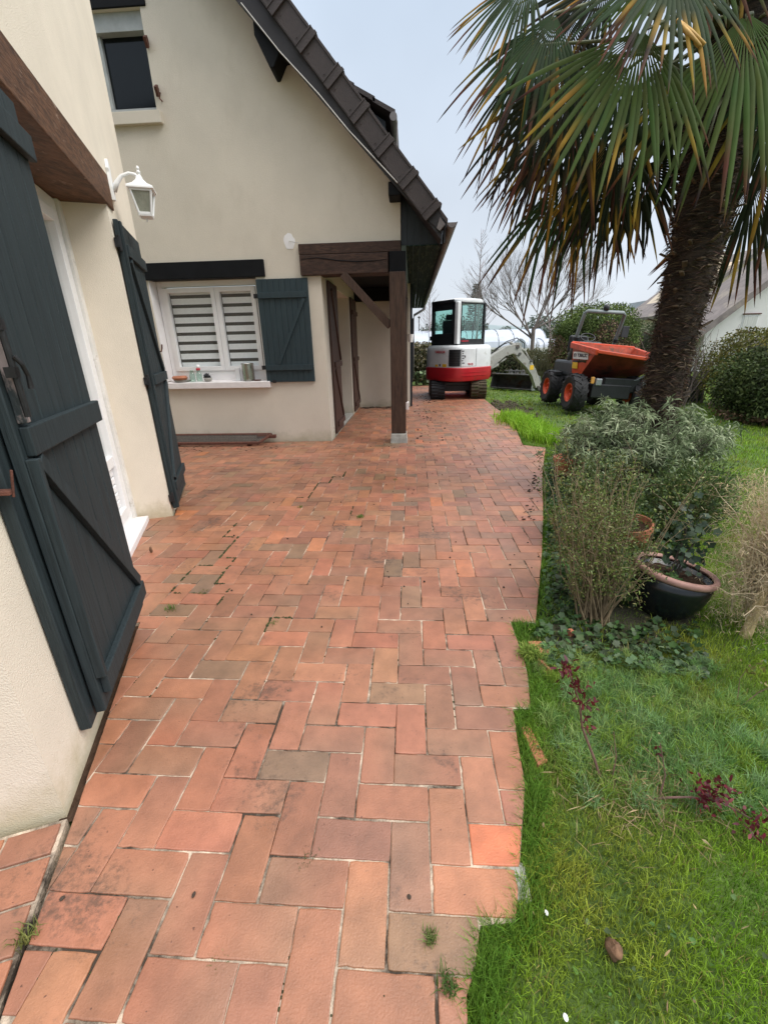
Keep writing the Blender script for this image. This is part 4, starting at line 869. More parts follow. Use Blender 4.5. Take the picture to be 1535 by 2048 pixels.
q = MB(); q.box((-.34, .25, .60), (-.02 + .4, 1.2, .93), T=TD); q.box((-.36, .0, .55), (-.26, .3, .92), T=TD); q.build('engine_cover', m_dgrey, du, bevel=.05)
q = MB(); q.box((-.56, .42, .60), (-.40, .95, .70), T=TD); q.build('rear_mudguard', m_blackp, du, bevel=.02); q = MB(); q.box((.42, .42, .60), (.56, .95, .66), T=TD); q.build('rear_mudguard', m_blackp, du, bevel=.02)
# hopper
hp = MB()
def hx(y, t): return t
L_, R_ = -.43, .86
top = [(L_, .10, 1.28), (L_ + .05, -1.02, 1.16), (R_ - .05, -1.30, 1.03), (R_, .10, 1.24)]
bot = [(L_ + .06, .02, .70), (L_ + .09, -.30, .62), (R_ - .15, -.36, .62), (R_ - .06, .02, .70)]
t_ = .03
def inner(p, q_, k): return tuple(a * (1 - k) + b * k for a, b in zip(p, q_))
cen = (sum(p[0] for p in top) / 4, sum(p[1] for p in top) / 4)
itop = [(a + (cen[0] - a) * .05, b + (cen[1] - b) * .05, z + .001) for a, b, z in top]; ibot = [(a + (cen[0] - a) * .12, b + (-.15 - b) * .2, z + .06) for a, b, z in bot]
V = [TD(*p) for p in bot + top + itop + ibot]
fs = [(3, 2, 1, 0)] + [(i, (i + 1) % 4, 4 + (i + 1) % 4, 4 + i) for i in (0, 2, 3)] + [(4 + i, 4 + (i + 1) % 4, 8 + (i + 1) % 4, 8 + i) for i in range(4)]
hp.add(V, fs); hopper = hp.build('hopper', m_orange, du, bevel=.012)
q = MB(); q.add([TD(*p) for p in (bot[1], bot[2], top[2], top[1])] + [TD(p[0], p[1] + .02, p[2] + .01) for p in (bot[1], bot[2], top[2], top[1])], [(0, 1, 2, 3), (7, 6, 5, 4), (0, 4, 5, 1), (1, 5, 6, 2), (2, 6, 7, 3), (3, 7, 4, 0)]); q.build('hopper_front', M('dirty_shaded_orange', (.17, .028, .016), .7, .4, 6, .5, 30, c3=(.05, .02, .015), scale3=3, thr3=.5), hopper)  # shade under the overhanging lip and grime both put into this dark colour
q = MB(); q.add([TD(*p) for p in itop + ibot], [(i, (i + 1) % 4, 4 + (i + 1) % 4, 4 + i) for i in range(4)] + [(4, 5, 6, 7)]); q.build('hopper_lining', m_orangein, hopper)
q = MB()
q.beam(TD(L_ - .012, .12, 1.235), TD(L_ + .03, -1.04, 1.115), .05, .11); q.beam(TD(L_ - .01, .12, 1.26), TD(R_, .12, 1.22), .05, .1); q.beam(TD(R_ + .01, .12, 1.2), TD(R_ - .03, -1.3, 1.0), .05, .10); q.beam(TD(L_ + .03, -1.04, 1.13), TD(R_ - .03, -1.32, 1.0), .03, .06)
q.build('hopper_rim', m_orange, hopper, bevel=.012)
q = MB(); blob(q, TD(.0, -.3, .98), .40, 20, 10, .4, 4, (1.0, 1.1, .28)); q.build('hopper_load', m_mud, hopper, smooth=True)
sd0, sd1 = Vector(TD(L_ + .0, .10, 1.1)), Vector(TD(L_ + .05, -.98, 1.1)); sdir = (sd1 - sd0).normalized()
def side(a, z, o=0):   # point on the left side of the hopper
    yy = .08 - a; k = (1.27 - z) / .60; xx = L_ + .06 * min(1, max(0, k)) - .012 - o + .045 * a
    return TD(xx, yy, z)
def sidebox(a0, a1, z0, z1, name, mat, o=.008):
    b = MB(); b.hexa([side(a0, z0), side(a1, z0), side(a1, z0, o), side(a0, z0, o), side(a0, z1), side(a1, z1), side(a1, z1, o), side(a0, z1, o)]); return b.build(name, mat, hopper)
sidebox(.10, .74, .975, 1.11, 'label_plate', m_white)
c_ = side(.50, 1.045, .011); text('lettering', 'TOBALOC', .088, m_ink, hopper, c_, side(.8, 1.045) - side(.2, 1.045), side(.5, 1.1) - side(.5, .95))
c_ = side(.19, 1.045, .010); text('lettering', '(O)', .085, m_ink, hopper, c_, side(.8, 1.045) - side(.2, 1.045), side(.5, 1.1) - side(.5, .95))
sidebox(.10, .33, .79, .91, 'sticker', m_yellow); sidebox(.10, .33, .915, .945, 'sticker', m_ink)
# roll bar, beacon, seat, wheel
q = MB(); q.tube([TD(-.26, .62, .9), TD(-.24, .50, 1.30), TD(-.21, .32, 1.86), TD(-.17, .30, 1.90), TD(.57, .30, 1.90), TD(.615, .32, 1.86), TD(.61, .50, 1.30), TD(.60, .62, .9)], .037, 8); q.build('roll_bar', m_rops, du, smooth=True)
q = MB(); 
q = MB(); q.tube([TD(-.235, .47, 1.34), TD(-.23, .46, 1.40)], .05, 8); q.build('roll_bar_hinge', m_blackp, du); q = MB(); q.tube([TD(.61, .47, 1.34), TD(.61, .46, 1.40)], .05, 8); q.build('roll_bar_hinge', m_blackp, du)
q = MB(); q.lathe([(.001, 1.93), (.05, 1.93), (.06, 1.96), (.058, 2.01), (.03, 2.04), (.001, 2.045)], (.20, .30, 0), 'z', 14, T=TD); q.build('beacon', m_blackp, du, smooth=True)
q = MB(); q.box((-.22, .50, .98), (.18, .85, 1.10), T=TD); q.box((-.22, .82, 1.10), (.18, .92, 1.45), T=TD); q.build('seat', m_blackp, du, bevel=.04)
q = MB(); pts = [TD(-.06 + .15 * math.cos(t), .30 + .06 * math.sin(t), 1.40 + .13 * math.sin(t) * .6) for t in [2 * math.pi * k / 20 for k in range(21)]]
q.tube(pts, .014, 6, cap=False); q.tube([TD(-.06, .30, 1.40), TD(-.06, .22, 1.1)], .02, 6); q.tube([TD(-.2, .30, 1.40), TD(.08, .30, 1.40)], .010, 6); q.build('steering_wheel', m_blackp, du, smooth=True)
q = MB(); q.box((-.25, .12, 1.0), (.2, .32, 1.32), T=TD); q.build('dashboard', m_dgrey, du, bevel=.05)
q = MB(); q.tube([TD(.61, .46, 1.42), TD(.70, .40, 1.50)], .012, 6); q.box((.66, .36, 1.44), (.80, .39, 1.66), T=TD); q.build('mirror', m_dgrey, du, bevel=.01)
q = MB(); q.box((-.30, -1.02, .53), (-.18, -.94, .66), T=TD); q.build('headlight', m_galv, du, bevel=.015); q = MB(); q.box((.58, -1.02, .53), (.70, -.94, .66), T=TD); q.build('headlight', m_galv, du, bevel=.015)
q = MB(); q.box((-.38, -1.0, .56), (-.32, -.95, .68), T=TD); q.build('indicator', m_amber, du, bevel=.01)
q = MB(); q.box((-.12, -.98, .42), (.55, -.80, .68), T=TD); q.build('front_plate', m_blackp, du, bevel=.02)
# plastic sheet caught on the right wheel
q = MB(); 
for i in range(3):
    pass
N_s = 12; vs = []
for i in range(N_s):
    for j in range(8):
        u, v = i / (N_s - 1), j / 7; x = .42 + .62 * u; y = -1.0 + .30 * v; z = .66 + .22 * math.sin(u * 2.6) * .6 + .06 * noise.noise((u * 5, v * 4, 1)) - .10 * v - .25 * max(0, u - .6)
        vs.append(TD(x, y, z))
q.add(vs, [(i * 8 + j, (i + 1) * 8 + j, (i + 1) * 8 + j + 1, i * 8 + j + 1) for i in range(N_s - 1) for j in range(7)])
o = q.build('plastic_sheet', m_poly, None, smooth=True); sm = o.modifiers.new('s', 'SOLIDIFY'); sm.thickness = .004
tag(o, 'crumpled pale plastic sheet draped over the right front wheel of the dumper', 'sheet')
# ---------------------------------------------------------------- window sill things
SZ = .895
def sill_z(y): return .885 + (y - (GY - .075)) * .018 / .245
def lat(prof, x, y, z, n=24): b = MB(); b.lathe(prof, (x, y, z), 'z', n); return b
x0, y0 = -3.40, 6.50; z0 = sill_z(y0) + .001
labs = ['broad grey-brown saucer at the bottom of the stack on the window sill', 'middle terracotta saucer in the stack on the window sill', 'bright terracotta saucer on top of the stack on the window sill']
for i, (r_, m_, dx, h_) in enumerate(((.125, m_concrete, .035, .024), (.108, m_pot_t, .0, .026), (.108, m_pot_t, -.003, .028))):
    b = lat([(.001, 0), (r_ * .82, 0), (r_, h_), (r_ - .006, h_), (r_ * .8, .008), (.001, .008)] if i < 2 else [(.001, h_), (r_ * .84, h_), (r_, .004), (r_, 0), (.001, 0)], x0 + dx, y0, z0, 28); z0 += h_ + .001
    tag(b.build('plant_saucer', m_, None, smooth=False), labs[i], 'saucer', 'saucers stacked on the window sill')
bt = [(r_ * 1.25, h_ * 1.15) for r_, h_ in [(.001, 0), (.030, 0), (.032, .01), (.032, .085), (.026, .105), (.018, .12), (.018, .135), (.021, .14), (.017, .14), (.015, .12), (.029, .08), (.029, .008), (.001, .008)]]
zb = sill_z(6.47) + .001
tag(lat(bt, -3.19, 6.46, zb).build('glass_jar', m_clear, None, smooth=True), 'small empty clear glass bottle nearest the terracotta saucers', 'glass bottle')
t_b = thing('sauce_bottle', (-3.105, 6.50, zb), 'clear glass bottle with a red and white cap on the window sill', 'glass bottle')
b = lat([(r_ * 1.05, h_ * 1.0) for r_, h_ in bt], -3.105, 6.50, zb).build('bottle', m_clear, t_b, smooth=True)
b = lat([(.001, .155), (.028, .155), (.030, .185), (.001, .19)], -3.105, 6.50, zb).build('cap_base', m_inkred, t_b, smooth=True)
q = MB(); blob(q, (-3.10, 6.50, zb + .208), .030, 12, 8, .1); q.build('cap', m_white, t_b, smooth=True)
zb = sill_z(6.48) + .001
bw = thing('ashtray_bowl', (-2.97, 6.48, zb), 'small grey bowl heaped with a crumpled black thing on the window sill', 'bowl')
lat([(.001, 0), (.042, 0), (.058, .03), (.056, .052), (.048, .052), (.046, .02), (.001, .012)], -2.97, 6.48, zb).build('bowl', m_concrete, bw, smooth=True)
q = MB(); blob(q, (-2.985, 6.49, zb + .07), .045, 16, 10, .7, 3, (1, .8, .8)); q.build('crumpled_cloth', m_blackp, bw, smooth=True)
q = MB(); q.box((-2.545, 6.46, zb), (-2.478, 6.50, zb + .18)); tag(q.build('white_carton', m_whitep, None, bevel=.006), 'narrow white carton leaning beside the steel canister on the window sill', 'carton')
bpy.data.objects['white_carton'].rotation_euler = (0, 0, 0)
ca = thing('steel_canister', (-2.36, 6.49, zb), 'tall brushed steel canister on the window sill', 'canister')
lat([(.001, 0), (.083, 0), (.085, .006), (.085, .225), (.081, .24), (.001, .241)], -2.36, 6.49, zb, 32).build('canister', m_steelcan, ca, smooth=False)
lat([(.0855, .0), (.088, .003), (.088, .012), (.0855, .015)], -2.36, 6.49, zb, 32).build('foot_ring', m_steelcan, ca); lat([(.083, .215), (.0875, .218), (.0875, .235), (.083, .241)], -2.36, 6.49, zb, 32).build('lid', m_steelcan, ca)
tag(lat([(.001, 0), (.045, 0), (.05, .012), (.001, .014)], -2.225, 6.46, zb).build('dark_lid', m_rust, None), 'flat dark round lid at the right end of the window sill', 'lid')
# ---------------------------------------------------------------- metal grate by the wall
gt = thing('metal_grate', (-2.8, 6.25, 0), 'long rusty framed metal grate lying on the bricks against the wall below the window', 'grate')
def TGr(x, v, w_): return Vector((x + .10 * v / .2 * 0, 6.12 + v, .03 + w_ + v * .28))
q = MB(); X0, X1 = -3.60, -2.09
q.box((X0, 0, 0), (X1 - .12, .03, .03), T=TGr); q.box((X0, .26, 0), (X1, .29, .03), T=TGr)
q.beam(TGr(X1 - .12, .015, .015), TGr(X1 - .0, .275, .015), .03, .03); q.box((X0, .03, 0), (X0 + .03, .26, .03), T=TGr); q.build('grate_frame', m_rust, gt, bevel=.003)
q = MB()
for k in range(60): x = X0 + .03 + k * .0235; q.beam(TGr(x, .03, .015), TGr(x + .02, .26, .015), .005, .012)
for v in (.08, .13, .18, .23): q.beam(TGr(X0 + .03, v, .02), TGr(X1 - .06, v, .02), .005, .005)
q.build('grate_mesh', m_mesh, gt)
q = MB(); q.box((-2.30, 6.33, .075), (-2.02, 6.40, .12)); q.build('support_bar', m_rust, gt, bevel=.003); q = MB(); q.box((-3.5, 6.16, .0), (-3.44, 6.40, .03)); q.build('support_bar', m_rust, gt, bevel=.003); q = MB(); q.box((-2.4, 6.16, .0), (-2.34, 6.40, .03)); q.build('support_bar', m_rust, gt, bevel=.003)
# hanging pot by the second post
hpz = thing('hanging_pot', (.0, 9.6, 1.45), 'little white pot hanging on a cord beside the far porch post', 'pot')
lat([(.001, 0), (.045, 0), (.066, .15), (.062, .15), (.043, .01), (.001, .01)], -.02, 9.55, 1.37, 16).build('pot', m_white, hpz, smooth=False)
q = MB(); q.tube([(-.08, 9.7, 2.2), (-.06, 9.58, 1.52)], .006, 5); q.tube([(-.06, 9.58, 1.52), (.02, 9.55, 1.52)], .005, 5); q.build('cord', m_rust, hpz)
# ---------------------------------------------------------------- pots
t1 = thing('terracotta_pot', (1.70, 4.72, 0), 'empty round terracotta pot sunk at the edge of the patio behind the twiggy shrub', 'flower pot')
def pot(c, r, h, mat, parent, tilt=(0, 0), zb=0, wall=.012, n=32, lip=True):
    Mx = Matrix.Rotation(tilt[0], 3, 'X') @ Matrix.Rotation(tilt[1], 3, 'Y')
    T = lambda a, b, z: Vector(c) + Mx @ Vector((a, b, z))
    q = MB(); pr = [(.001, 0), (r * .70, 0), (r * .93, h * .75)] + ([(r * .95, h * .8), (r, h * .8), (r, h)] if lip else [(r, h)]) + [(r - wall, h), (r * .90 - wall, h * .78), (r * .7 - wall, .015), (.001, .012)]
    q.lathe(pr, (0, 0, 0), 'z', n, T=T); return q.build('pot', mat, parent, smooth=False), T
pt_, T = pot((1.70, 4.72, -.06), .155, .225, m_pot_t, t1)
q = MB(); q.lathe([(.001, .16), (.13, .15), (.13, .10), (.001, .1)], (0, 0, 0), 'z', 20, T=T); q.build('soil', m_soil, t1)
t2 = thing('terracotta_pot', (1.60, 2.95, 0), 'terracotta pot half hidden by leaves behind the black glazed pot', 'flower pot')
pt_, T = pot((1.60, 2.97, -.08), .13, .215, m_pot_t, t2, (R(8), R(-10)))
q = MB(); q.lathe([(.001, .18), (.11, .17), (.11, .10), (.001, .1)], (0, 0, 0), 'z', 20, T=T); q.build('soil', m_soil, t2)
bp_ = thing('glazed_pot', (1.36, 2.10, 0), 'round black glazed pot with a terracotta rim holding a small ivy plant', 'flower pot')
PT = lambda a, b, z: Vector((1.345, 2.10, -.045)) + (Matrix.Rotation(R(-2), 3, 'X') @ Matrix.Rotation(R(9), 3, 'Y')) @ Vector((a, b, z * 1.24))
q = MB(); q.lathe([(.001, 0), (.095, 0), (.135, .035), (.168, .085), (.183, .14), (.188, .195), (.17, .195), (.15, .06), (.001, .05)], (0, 0, 0), 'z', 48, T=PT); o = q.build('pot', m_glaze, bp_, smooth=True)
q = MB(); q.lathe([(.172, .190), (.190, .188), (.199, .196), (.200, .207), (.193, .216), (.178, .216), (.170, .207)], (0, 0, 0), 'z', 48, T=PT); q.build('rim', m_rim, bp_, smooth=True)
q = MB(); vs = []; n = 30
for i in range(13):
    for k in range(n): t = 2 * math.pi * k / n; r = .172 * i / 12; p = (r * math.cos(t), r * math.sin(t)); vs.append(PT(p[0], p[1], .172 + .012 * noise.noise((p[0] * 30, p[1] * 30, 0)) + .006 * noise.noise((p[0] * 90, p[1] * 90, 5))))
q.add(vs, [(i * n + k, i * n + (k + 1) % n, (i + 1) * n + (k + 1) % n, (i + 1) * n + k) for i in range(12) for k in range(n)]); q.build('soil', m_soil, bp_, smooth=True)
# ---------------------------------------------------------------- vegetation
def cup_leaves(P, D, r, C, name, parent, mat=None, lobes=5):
    """rounded lobed leaf as a fan of triangles"""
    n = len(P); k = lobes * 2 + 1; nr = unit(D); a = unit(np.cross(nr, rdir(n))); b = np.cross(nr, a); r = np.broadcast_to(r, n)
    ang = np.linspace(0, 2 * np.pi, k, endpoint=False); rad = np.where(np.arange(k) % 2, 1.0, .72)
    ring_ = P[:, None] + (a[:, None] * np.cos(ang)[None, :, None] + b[:, None] * np.sin(ang)[None, :, None]) * (rad[None, :, None] * r[:, None, None]) + nr[:, None] * (r[:, None, None] * .12)
    V = np.concatenate([P[:, None], ring_], 1).reshape(-1, 3); base = (np.arange(n) * (k + 1))[:, None, None]
    t = np.stack([np.zeros(k, int), 1 + np.arange(k), 1 + (np.arange(k) + 1) % k], 1)[None] + base
    return npmesh(name, V, None, t.reshape(-1, 3), np.repeat(C, k + 1, 0), mat or m_attr, parent)
# ivy in the glazed pot
ivp = bp_
q = MB(); tips = []
for k in range(4):
    pts = [PT(.0 + .012 * k, .02, .17), PT(.0 + .02 * k, .03, .26), PT(-.02 + .03 * k, .05 * (k % 2), .36), PT(-.04 + .03 * k, .06 * (k % 2), .47 - .04 * k)]
    q.tube(pts, [.006, .005, .004, .002], 6); tips += pts[1:]
q.build('ivy_stems', m_bark, ivp)
P = np.array([tips[rng.integers(len(tips))] for _ in range(170)]) + rng.normal(size=(170, 3)) * np.array([.05, .05, .055]); D = rdir(170, .5) + np.array([-.1, -.6, 0])
cup_leaves(P, D, rng.uniform(.012, .024, 170), jit((.040, .075, .036), 170, .45, .12), 'ivy_leaves', ivp)
P = np.array([PT(x, y, .188) for x, y in rng.uniform([-.11, -.10], [.0, .02], (26, 2))]); cup_leaves(P, rdir(26, 2.0), rng.uniform(.010, .019, 26), jit((.07, .15, .035), 26, .3), 'seedlings', ivp)
# ---- palm
palm = thing('palm_tree', (2.36, 4.25, 0), 'fan palm with a shaggy brown trunk and drooping green and yellow fronds', 'palm tree')
TX0, TY0 = 2.36, 4.25
def trunk_c(z): return Vector((TX0 - .10 + .03 * min(z, 2.1), TY0, z))
def trunk_r(z): return .138 + .036 * min(1, max(0, (z - .9) / 1.2)) + .03 * max(0, min(1, (z - 2.0) / .8)) + .03 * max(0, .3 - z)
q = MB(); n = 40; Z = [-.08 + 3.5 * i / 130 for i in range(131)]; vs = []
for z in Z:
    for k in range(n):
        t = 2 * math.pi * k / n; r = trunk_r(z) * (1 + .10 * noise.noise((math.cos(t) * 2, math.sin(t) * 2, z * 14)) + .12 * noise.noise((math.cos(t) * 5, math.sin(t) * 5, z * 24)) + .06 * ((z * 9 + k * .3) % 1))
        c = trunk_c(z); vs.append((c.x + r * math.cos(t), c.y + r * math.sin(t), z))
q.add(vs, [(i * n + k, i * n + (k + 1) % n, (i + 1) * n + (k + 1) % n, (i + 1) * n + k) for i in range(130) for k in range(n)])
q.build('trunk', m_fibre, palm, smooth=True)
# fibre mat and boots
m_boot = M('boot', (.12, .085, .055), .9, .4, 20, .8, 50)
nf = 16000; z = rng.uniform(0, 3.3, nf); t = rng.uniform(0, 2 * np.pi, nf); rr_ = np.array([trunk_r(a) for a in z]) * rng.uniform(.98, 1.06, nf)
cx = np.array([trunk_c(a).x for a in z]); P = np.stack([cx + rr_ * np.cos(t), TY0 + rr_ * np.sin(t), z], 1)
D = np.stack([-np.sin(t), np.cos(t), np.zeros(nf)], 1) * np.sign(rng.normal(size=nf))[:, None] + np.stack([np.cos(t), np.sin(t), np.zeros(nf)], 1) * rng.uniform(.02, .5, nf)[:, None] + rng.normal(0, .18, (nf, 3))
Cf = jit((.070, .046, .032), nf, .7, .15); mask = rng.random(nf) < .14; Cf[mask] = jit((.17, .125, .08), mask.sum(), .3)
leaves(P, D, rng.uniform(.03, .11, nf), rng.uniform(.0015, .010, nf), Cf, .25, 'trunk_fibre', m_attr_s, palm)
for i in range(96):
    q = MB(); zz = random.uniform(.5, 2.6); tt = random.uniform(0, 2 * math.pi); c = trunk_c(zz); r = trunk_r(zz); o = Vector((math.cos(tt), math.sin(tt), 0)); sd_ = Vector((-o.y, o.x, 0))
    L = random.uniform(.05, .13); w0 = random.uniform(.02, .04); a = c + o * r * .9; up_ = random.uniform(-.1, .9); b = a + (o + Vector((0, 0, up_)) + sd_ * random.uniform(-.5, .5)).normalized() * L
    q.beam(a, b, w0, .010); q.build('leaf_boot', m_boot, palm)
def frond(hub, pet_from, aim, rad, spread=130, nseg=34, droop=.55, tone=0, dead=.25, roll_deg=0, face=None):
    """fan blade: hub, axis along aim, segments folded, joined at the base, drooping at the tips"""
    hub = Vector(hub); ax = Vector(aim).normalized(); f = Vector(face) if face else Vector((0, -1, .25))
    nrm = (f - ax * f.dot(ax)).normalized(); sd_ = ax.cross(nrm)
    V, Q, T_, C = [], [], [], []
    green = [S(80, 98, 50), S(48, 66, 38), S(74, 90, 44)][tone % 3]
    if tone == 3: green = S(36, 42, 25)
    yel = S(176, 136, 52); brn = S(96, 62, 46); dk = S(48, 34, 30)
    for i in range(nseg):
        a = R(-spread + 2 * spread * (i + .5) / nseg); w_a = R(2 * spread / nseg) * .5
        L = rad * (.78 + .22 * math.cos(a * .75)) * random.uniform(.86, 1.06); split = .36 + .10 * random.random()
        gdir = random.gauss(0, .10) * .6; curl = random.uniform(.3, 1.7) * droop
        broken = random.random() < (.22 if dead > .4 else .10)
        base = len(V); st = [0.03, .2, split, .60, .78, .92, 1.0]; hw = [.05, .55, 1.0, 1.06, .86, .5, .06]
        wmax = math.tan(w_a) * L * split * 1.02
        d0 = ax * math.cos(a) + sd_ * math.sin(a); s0 = sd_ * math.cos(a) - ax * math.sin(a)
        cup = nrm * (-.20 * abs(math.sin(a)) * L)
        agef = random.random(); y_at = random.uniform(.55, 1.0) if agef < dead * 2.2 else 1.3; b_at = random.uniform(.80, 1.0) if agef > dead else random.uniform(.6, .9)
        for j, s_ in enumerate(st):
            dr = Vector((0, 0, -1)) * (L * curl * .5 * max(0, s_ - .25) ** 2) + cup * s_ ** 2
            if broken and s_ > .6: dr += Vector((0, 0, -1)) * L * (s_ - .6) * .9 - d0 * L * (s_ - .6) * .6
            p = hub + d0 * L * s_ + s0 * (gdir * L * max(0, s_ - split)) + dr
            w_ = wmax * hw[j] * (s_ / split if s_ < split else 1) if j else .004
            fo = nrm * w_ * .55
            V += [p - s0 * w_, p + fo * (1 if i % 1 == 0 else -1), p + s0 * w_]
            k = max(.0, 1 - s_ * .1); c = green
            if s_ > y_at: c = tuple(x * .25 + y * .75 for x, y in zip(green, yel))
            if s_ > b_at: c = brn if random.random() < .6 else dk
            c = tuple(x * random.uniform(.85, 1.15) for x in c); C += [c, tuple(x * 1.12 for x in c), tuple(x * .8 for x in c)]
        for j in range(len(st) - 1):
            o = base + j * 3; Q += [(o, o + 1, o + 4, o + 3), (o + 1, o + 2, o + 5, o + 4)]
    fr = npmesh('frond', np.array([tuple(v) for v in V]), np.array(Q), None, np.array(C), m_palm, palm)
    b = MB(); a = Vector(pet_from); mid = (a + hub) / 2 + Vector((0, 0, .12 * (hub - a).length))
    b.tube([a, mid, hub, hub + ax * .04], [.017, .012, .009, .004], 6); b.build('petiole', m_petiole, fr, smooth=True)
    return fr
m_petiole = M('petiole', (.115, .125, .050), .5, .2, 8)
def at(px, py, y):       # design aid: world point at depth y on the sight line of a reference pixel
    dx, dy = px - 767.5, py - 1024; d = R3 * dx - U3 * dy + F2 * FPX; return Vector((0, 0, CH)) + d * (y / d.y)
crown = trunk_c(3.25)
# hub pixel, depth, tip pixel, tip depth, radius factor, spread, tone, dead
FR = [((1284, 62), 3.50, (1205, 335), 3.30, 1.0, 62, 0, .14), ((1492, 28), 3.60, (1450, 340), 3.4, 1.0, 52, 0, .08), ((1108, 28), 3.75, (1015, 245), 3.6, 1.0, 50, 1, .55),
      ((1150, 120), 3.95, (1050, 400), 3.85, 1.0, 42, 3, .6), ((1150, 330), 4.2, (1085, 560), 4.15, 1.0, 36, 1, .75), ((1215, 330), 4.15, (1170, 540), 4.15, 1.0, 44, 3, .6), ((1288, 330), 4.5, (1262, 500), 4.6, 1.0, 100, 3, .2),
      ((1505, 360), 4.75, (1480, 570), 4.8, 1.0, 60, 3, .4), ((1570, 180), 4.2, (1560, 470), 4.2, 1.0, 55, 3, .3), ((1330, 150), 4.6, (1290, 400), 4.7, 1.0, 60, 3, .5), ((1110, 250), 4.4, (1030, 440), 4.4, 1.0, 42, 3, .7),
      ((1215, -40), 4.4, (1060, 110), 4.4, 1.0, 70, 3, .3), ((1240, 110), 4.2, (1130, 380), 4.1, 1.0, 45, 1, .5), ((1080, 90), 4.2, (1010, 330), 4.2, 1.0, 36, 3, .6),
      ((1060, -50), 3.9, (975, 110), 3.8, 1.0, 48, 1, .4), ((1350, -70), 3.5, (1310, 120), 3.2, 1.0, 70, 1, .4), ((1410, -140), 3.9, (1420, 60), 3.6, 1.0, 80, 0, .2), ((1610, 20), 3.7, (1680, 300), 3.6, 1.0, 70, 1, .3),
      ((1200, 210), 4.3, (1110, 450), 4.3, 1.0, 40, 3, .6), ((1240, 260), 4.0, (1200, 500), 4.0, 1.0, 42, 3, .5), ((1400, 120), 4.9, (1370, 330), 5.0, 1.0, 80, 3, .4), ((1130, 20), 4.7, (1075, 260), 4.8, 1.0, 60, 3, .4)]
for (h, hd, tp, td, k, spd, tone, dd_) in FR:
    H0 = at(*h, hd); T0_ = at(*tp, td); v = T0_ - H0; L = v.length * 1.12; aim = v + Vector((0, 0, .16 * v.length))
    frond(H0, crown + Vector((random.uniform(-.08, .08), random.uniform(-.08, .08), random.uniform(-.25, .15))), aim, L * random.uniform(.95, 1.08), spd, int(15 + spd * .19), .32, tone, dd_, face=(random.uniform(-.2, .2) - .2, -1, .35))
for i in range(9):      # upper crown, mostly above the picture
    a = 2 * math.pi * i / 9 + .3; el = random.uniform(.3, 1.1); d = Vector((math.cos(a) * math.cos(el), math.sin(a) * math.cos(el), math.sin(el)))
    H0 = crown + Vector((0, 0, .25)) + d * random.uniform(.55, .8); frond(H0, crown + Vector((0, 0, .2)), d + Vector((0, 0, -.2)), random.uniform(.6, .7), 110, 40, .6, random.choice((0, 1, 3)), .15, face=Vector((d.x * -.3, d.y * -.3, 1)))
# old petioles and fruit stalks hanging in the crown
q = MB()
for i in range(26):
    a = random.uniform(0, 2 * math.pi); s = crown + Vector((.18 * math.cos(a), .18 * math.sin(a), random.uniform(-.4, .2))); e_ = s + Vector((math.cos(a) * random.uniform(.2, .55), math.sin(a) * random.uniform(.2, .5), random.uniform(-.5, .3)))
    q.tube([s, (s + e_) / 2 + Vector((0, 0, .1)), e_], [.012, .009, .005], 5)
q.build('old_petioles', m_petiole, palm, smooth=True)
q = MB(); A0, B0 = at(1352, 40, 3.3), at(1400, 92, 3.25)
for k in range(9):
    o = Vector((random.uniform(-.02, .02), random.uniform(-.02, .02), random.uniform(-.015, .015))); q.tube([A0, A0.lerp(B0, .5) + o * .6, B0 + o], [.010, .012, .007], 5)
q.build('flower_stalk', M('flower_stalk', (.50, .30, .09), .7, .2, 30), palm, smooth=True)
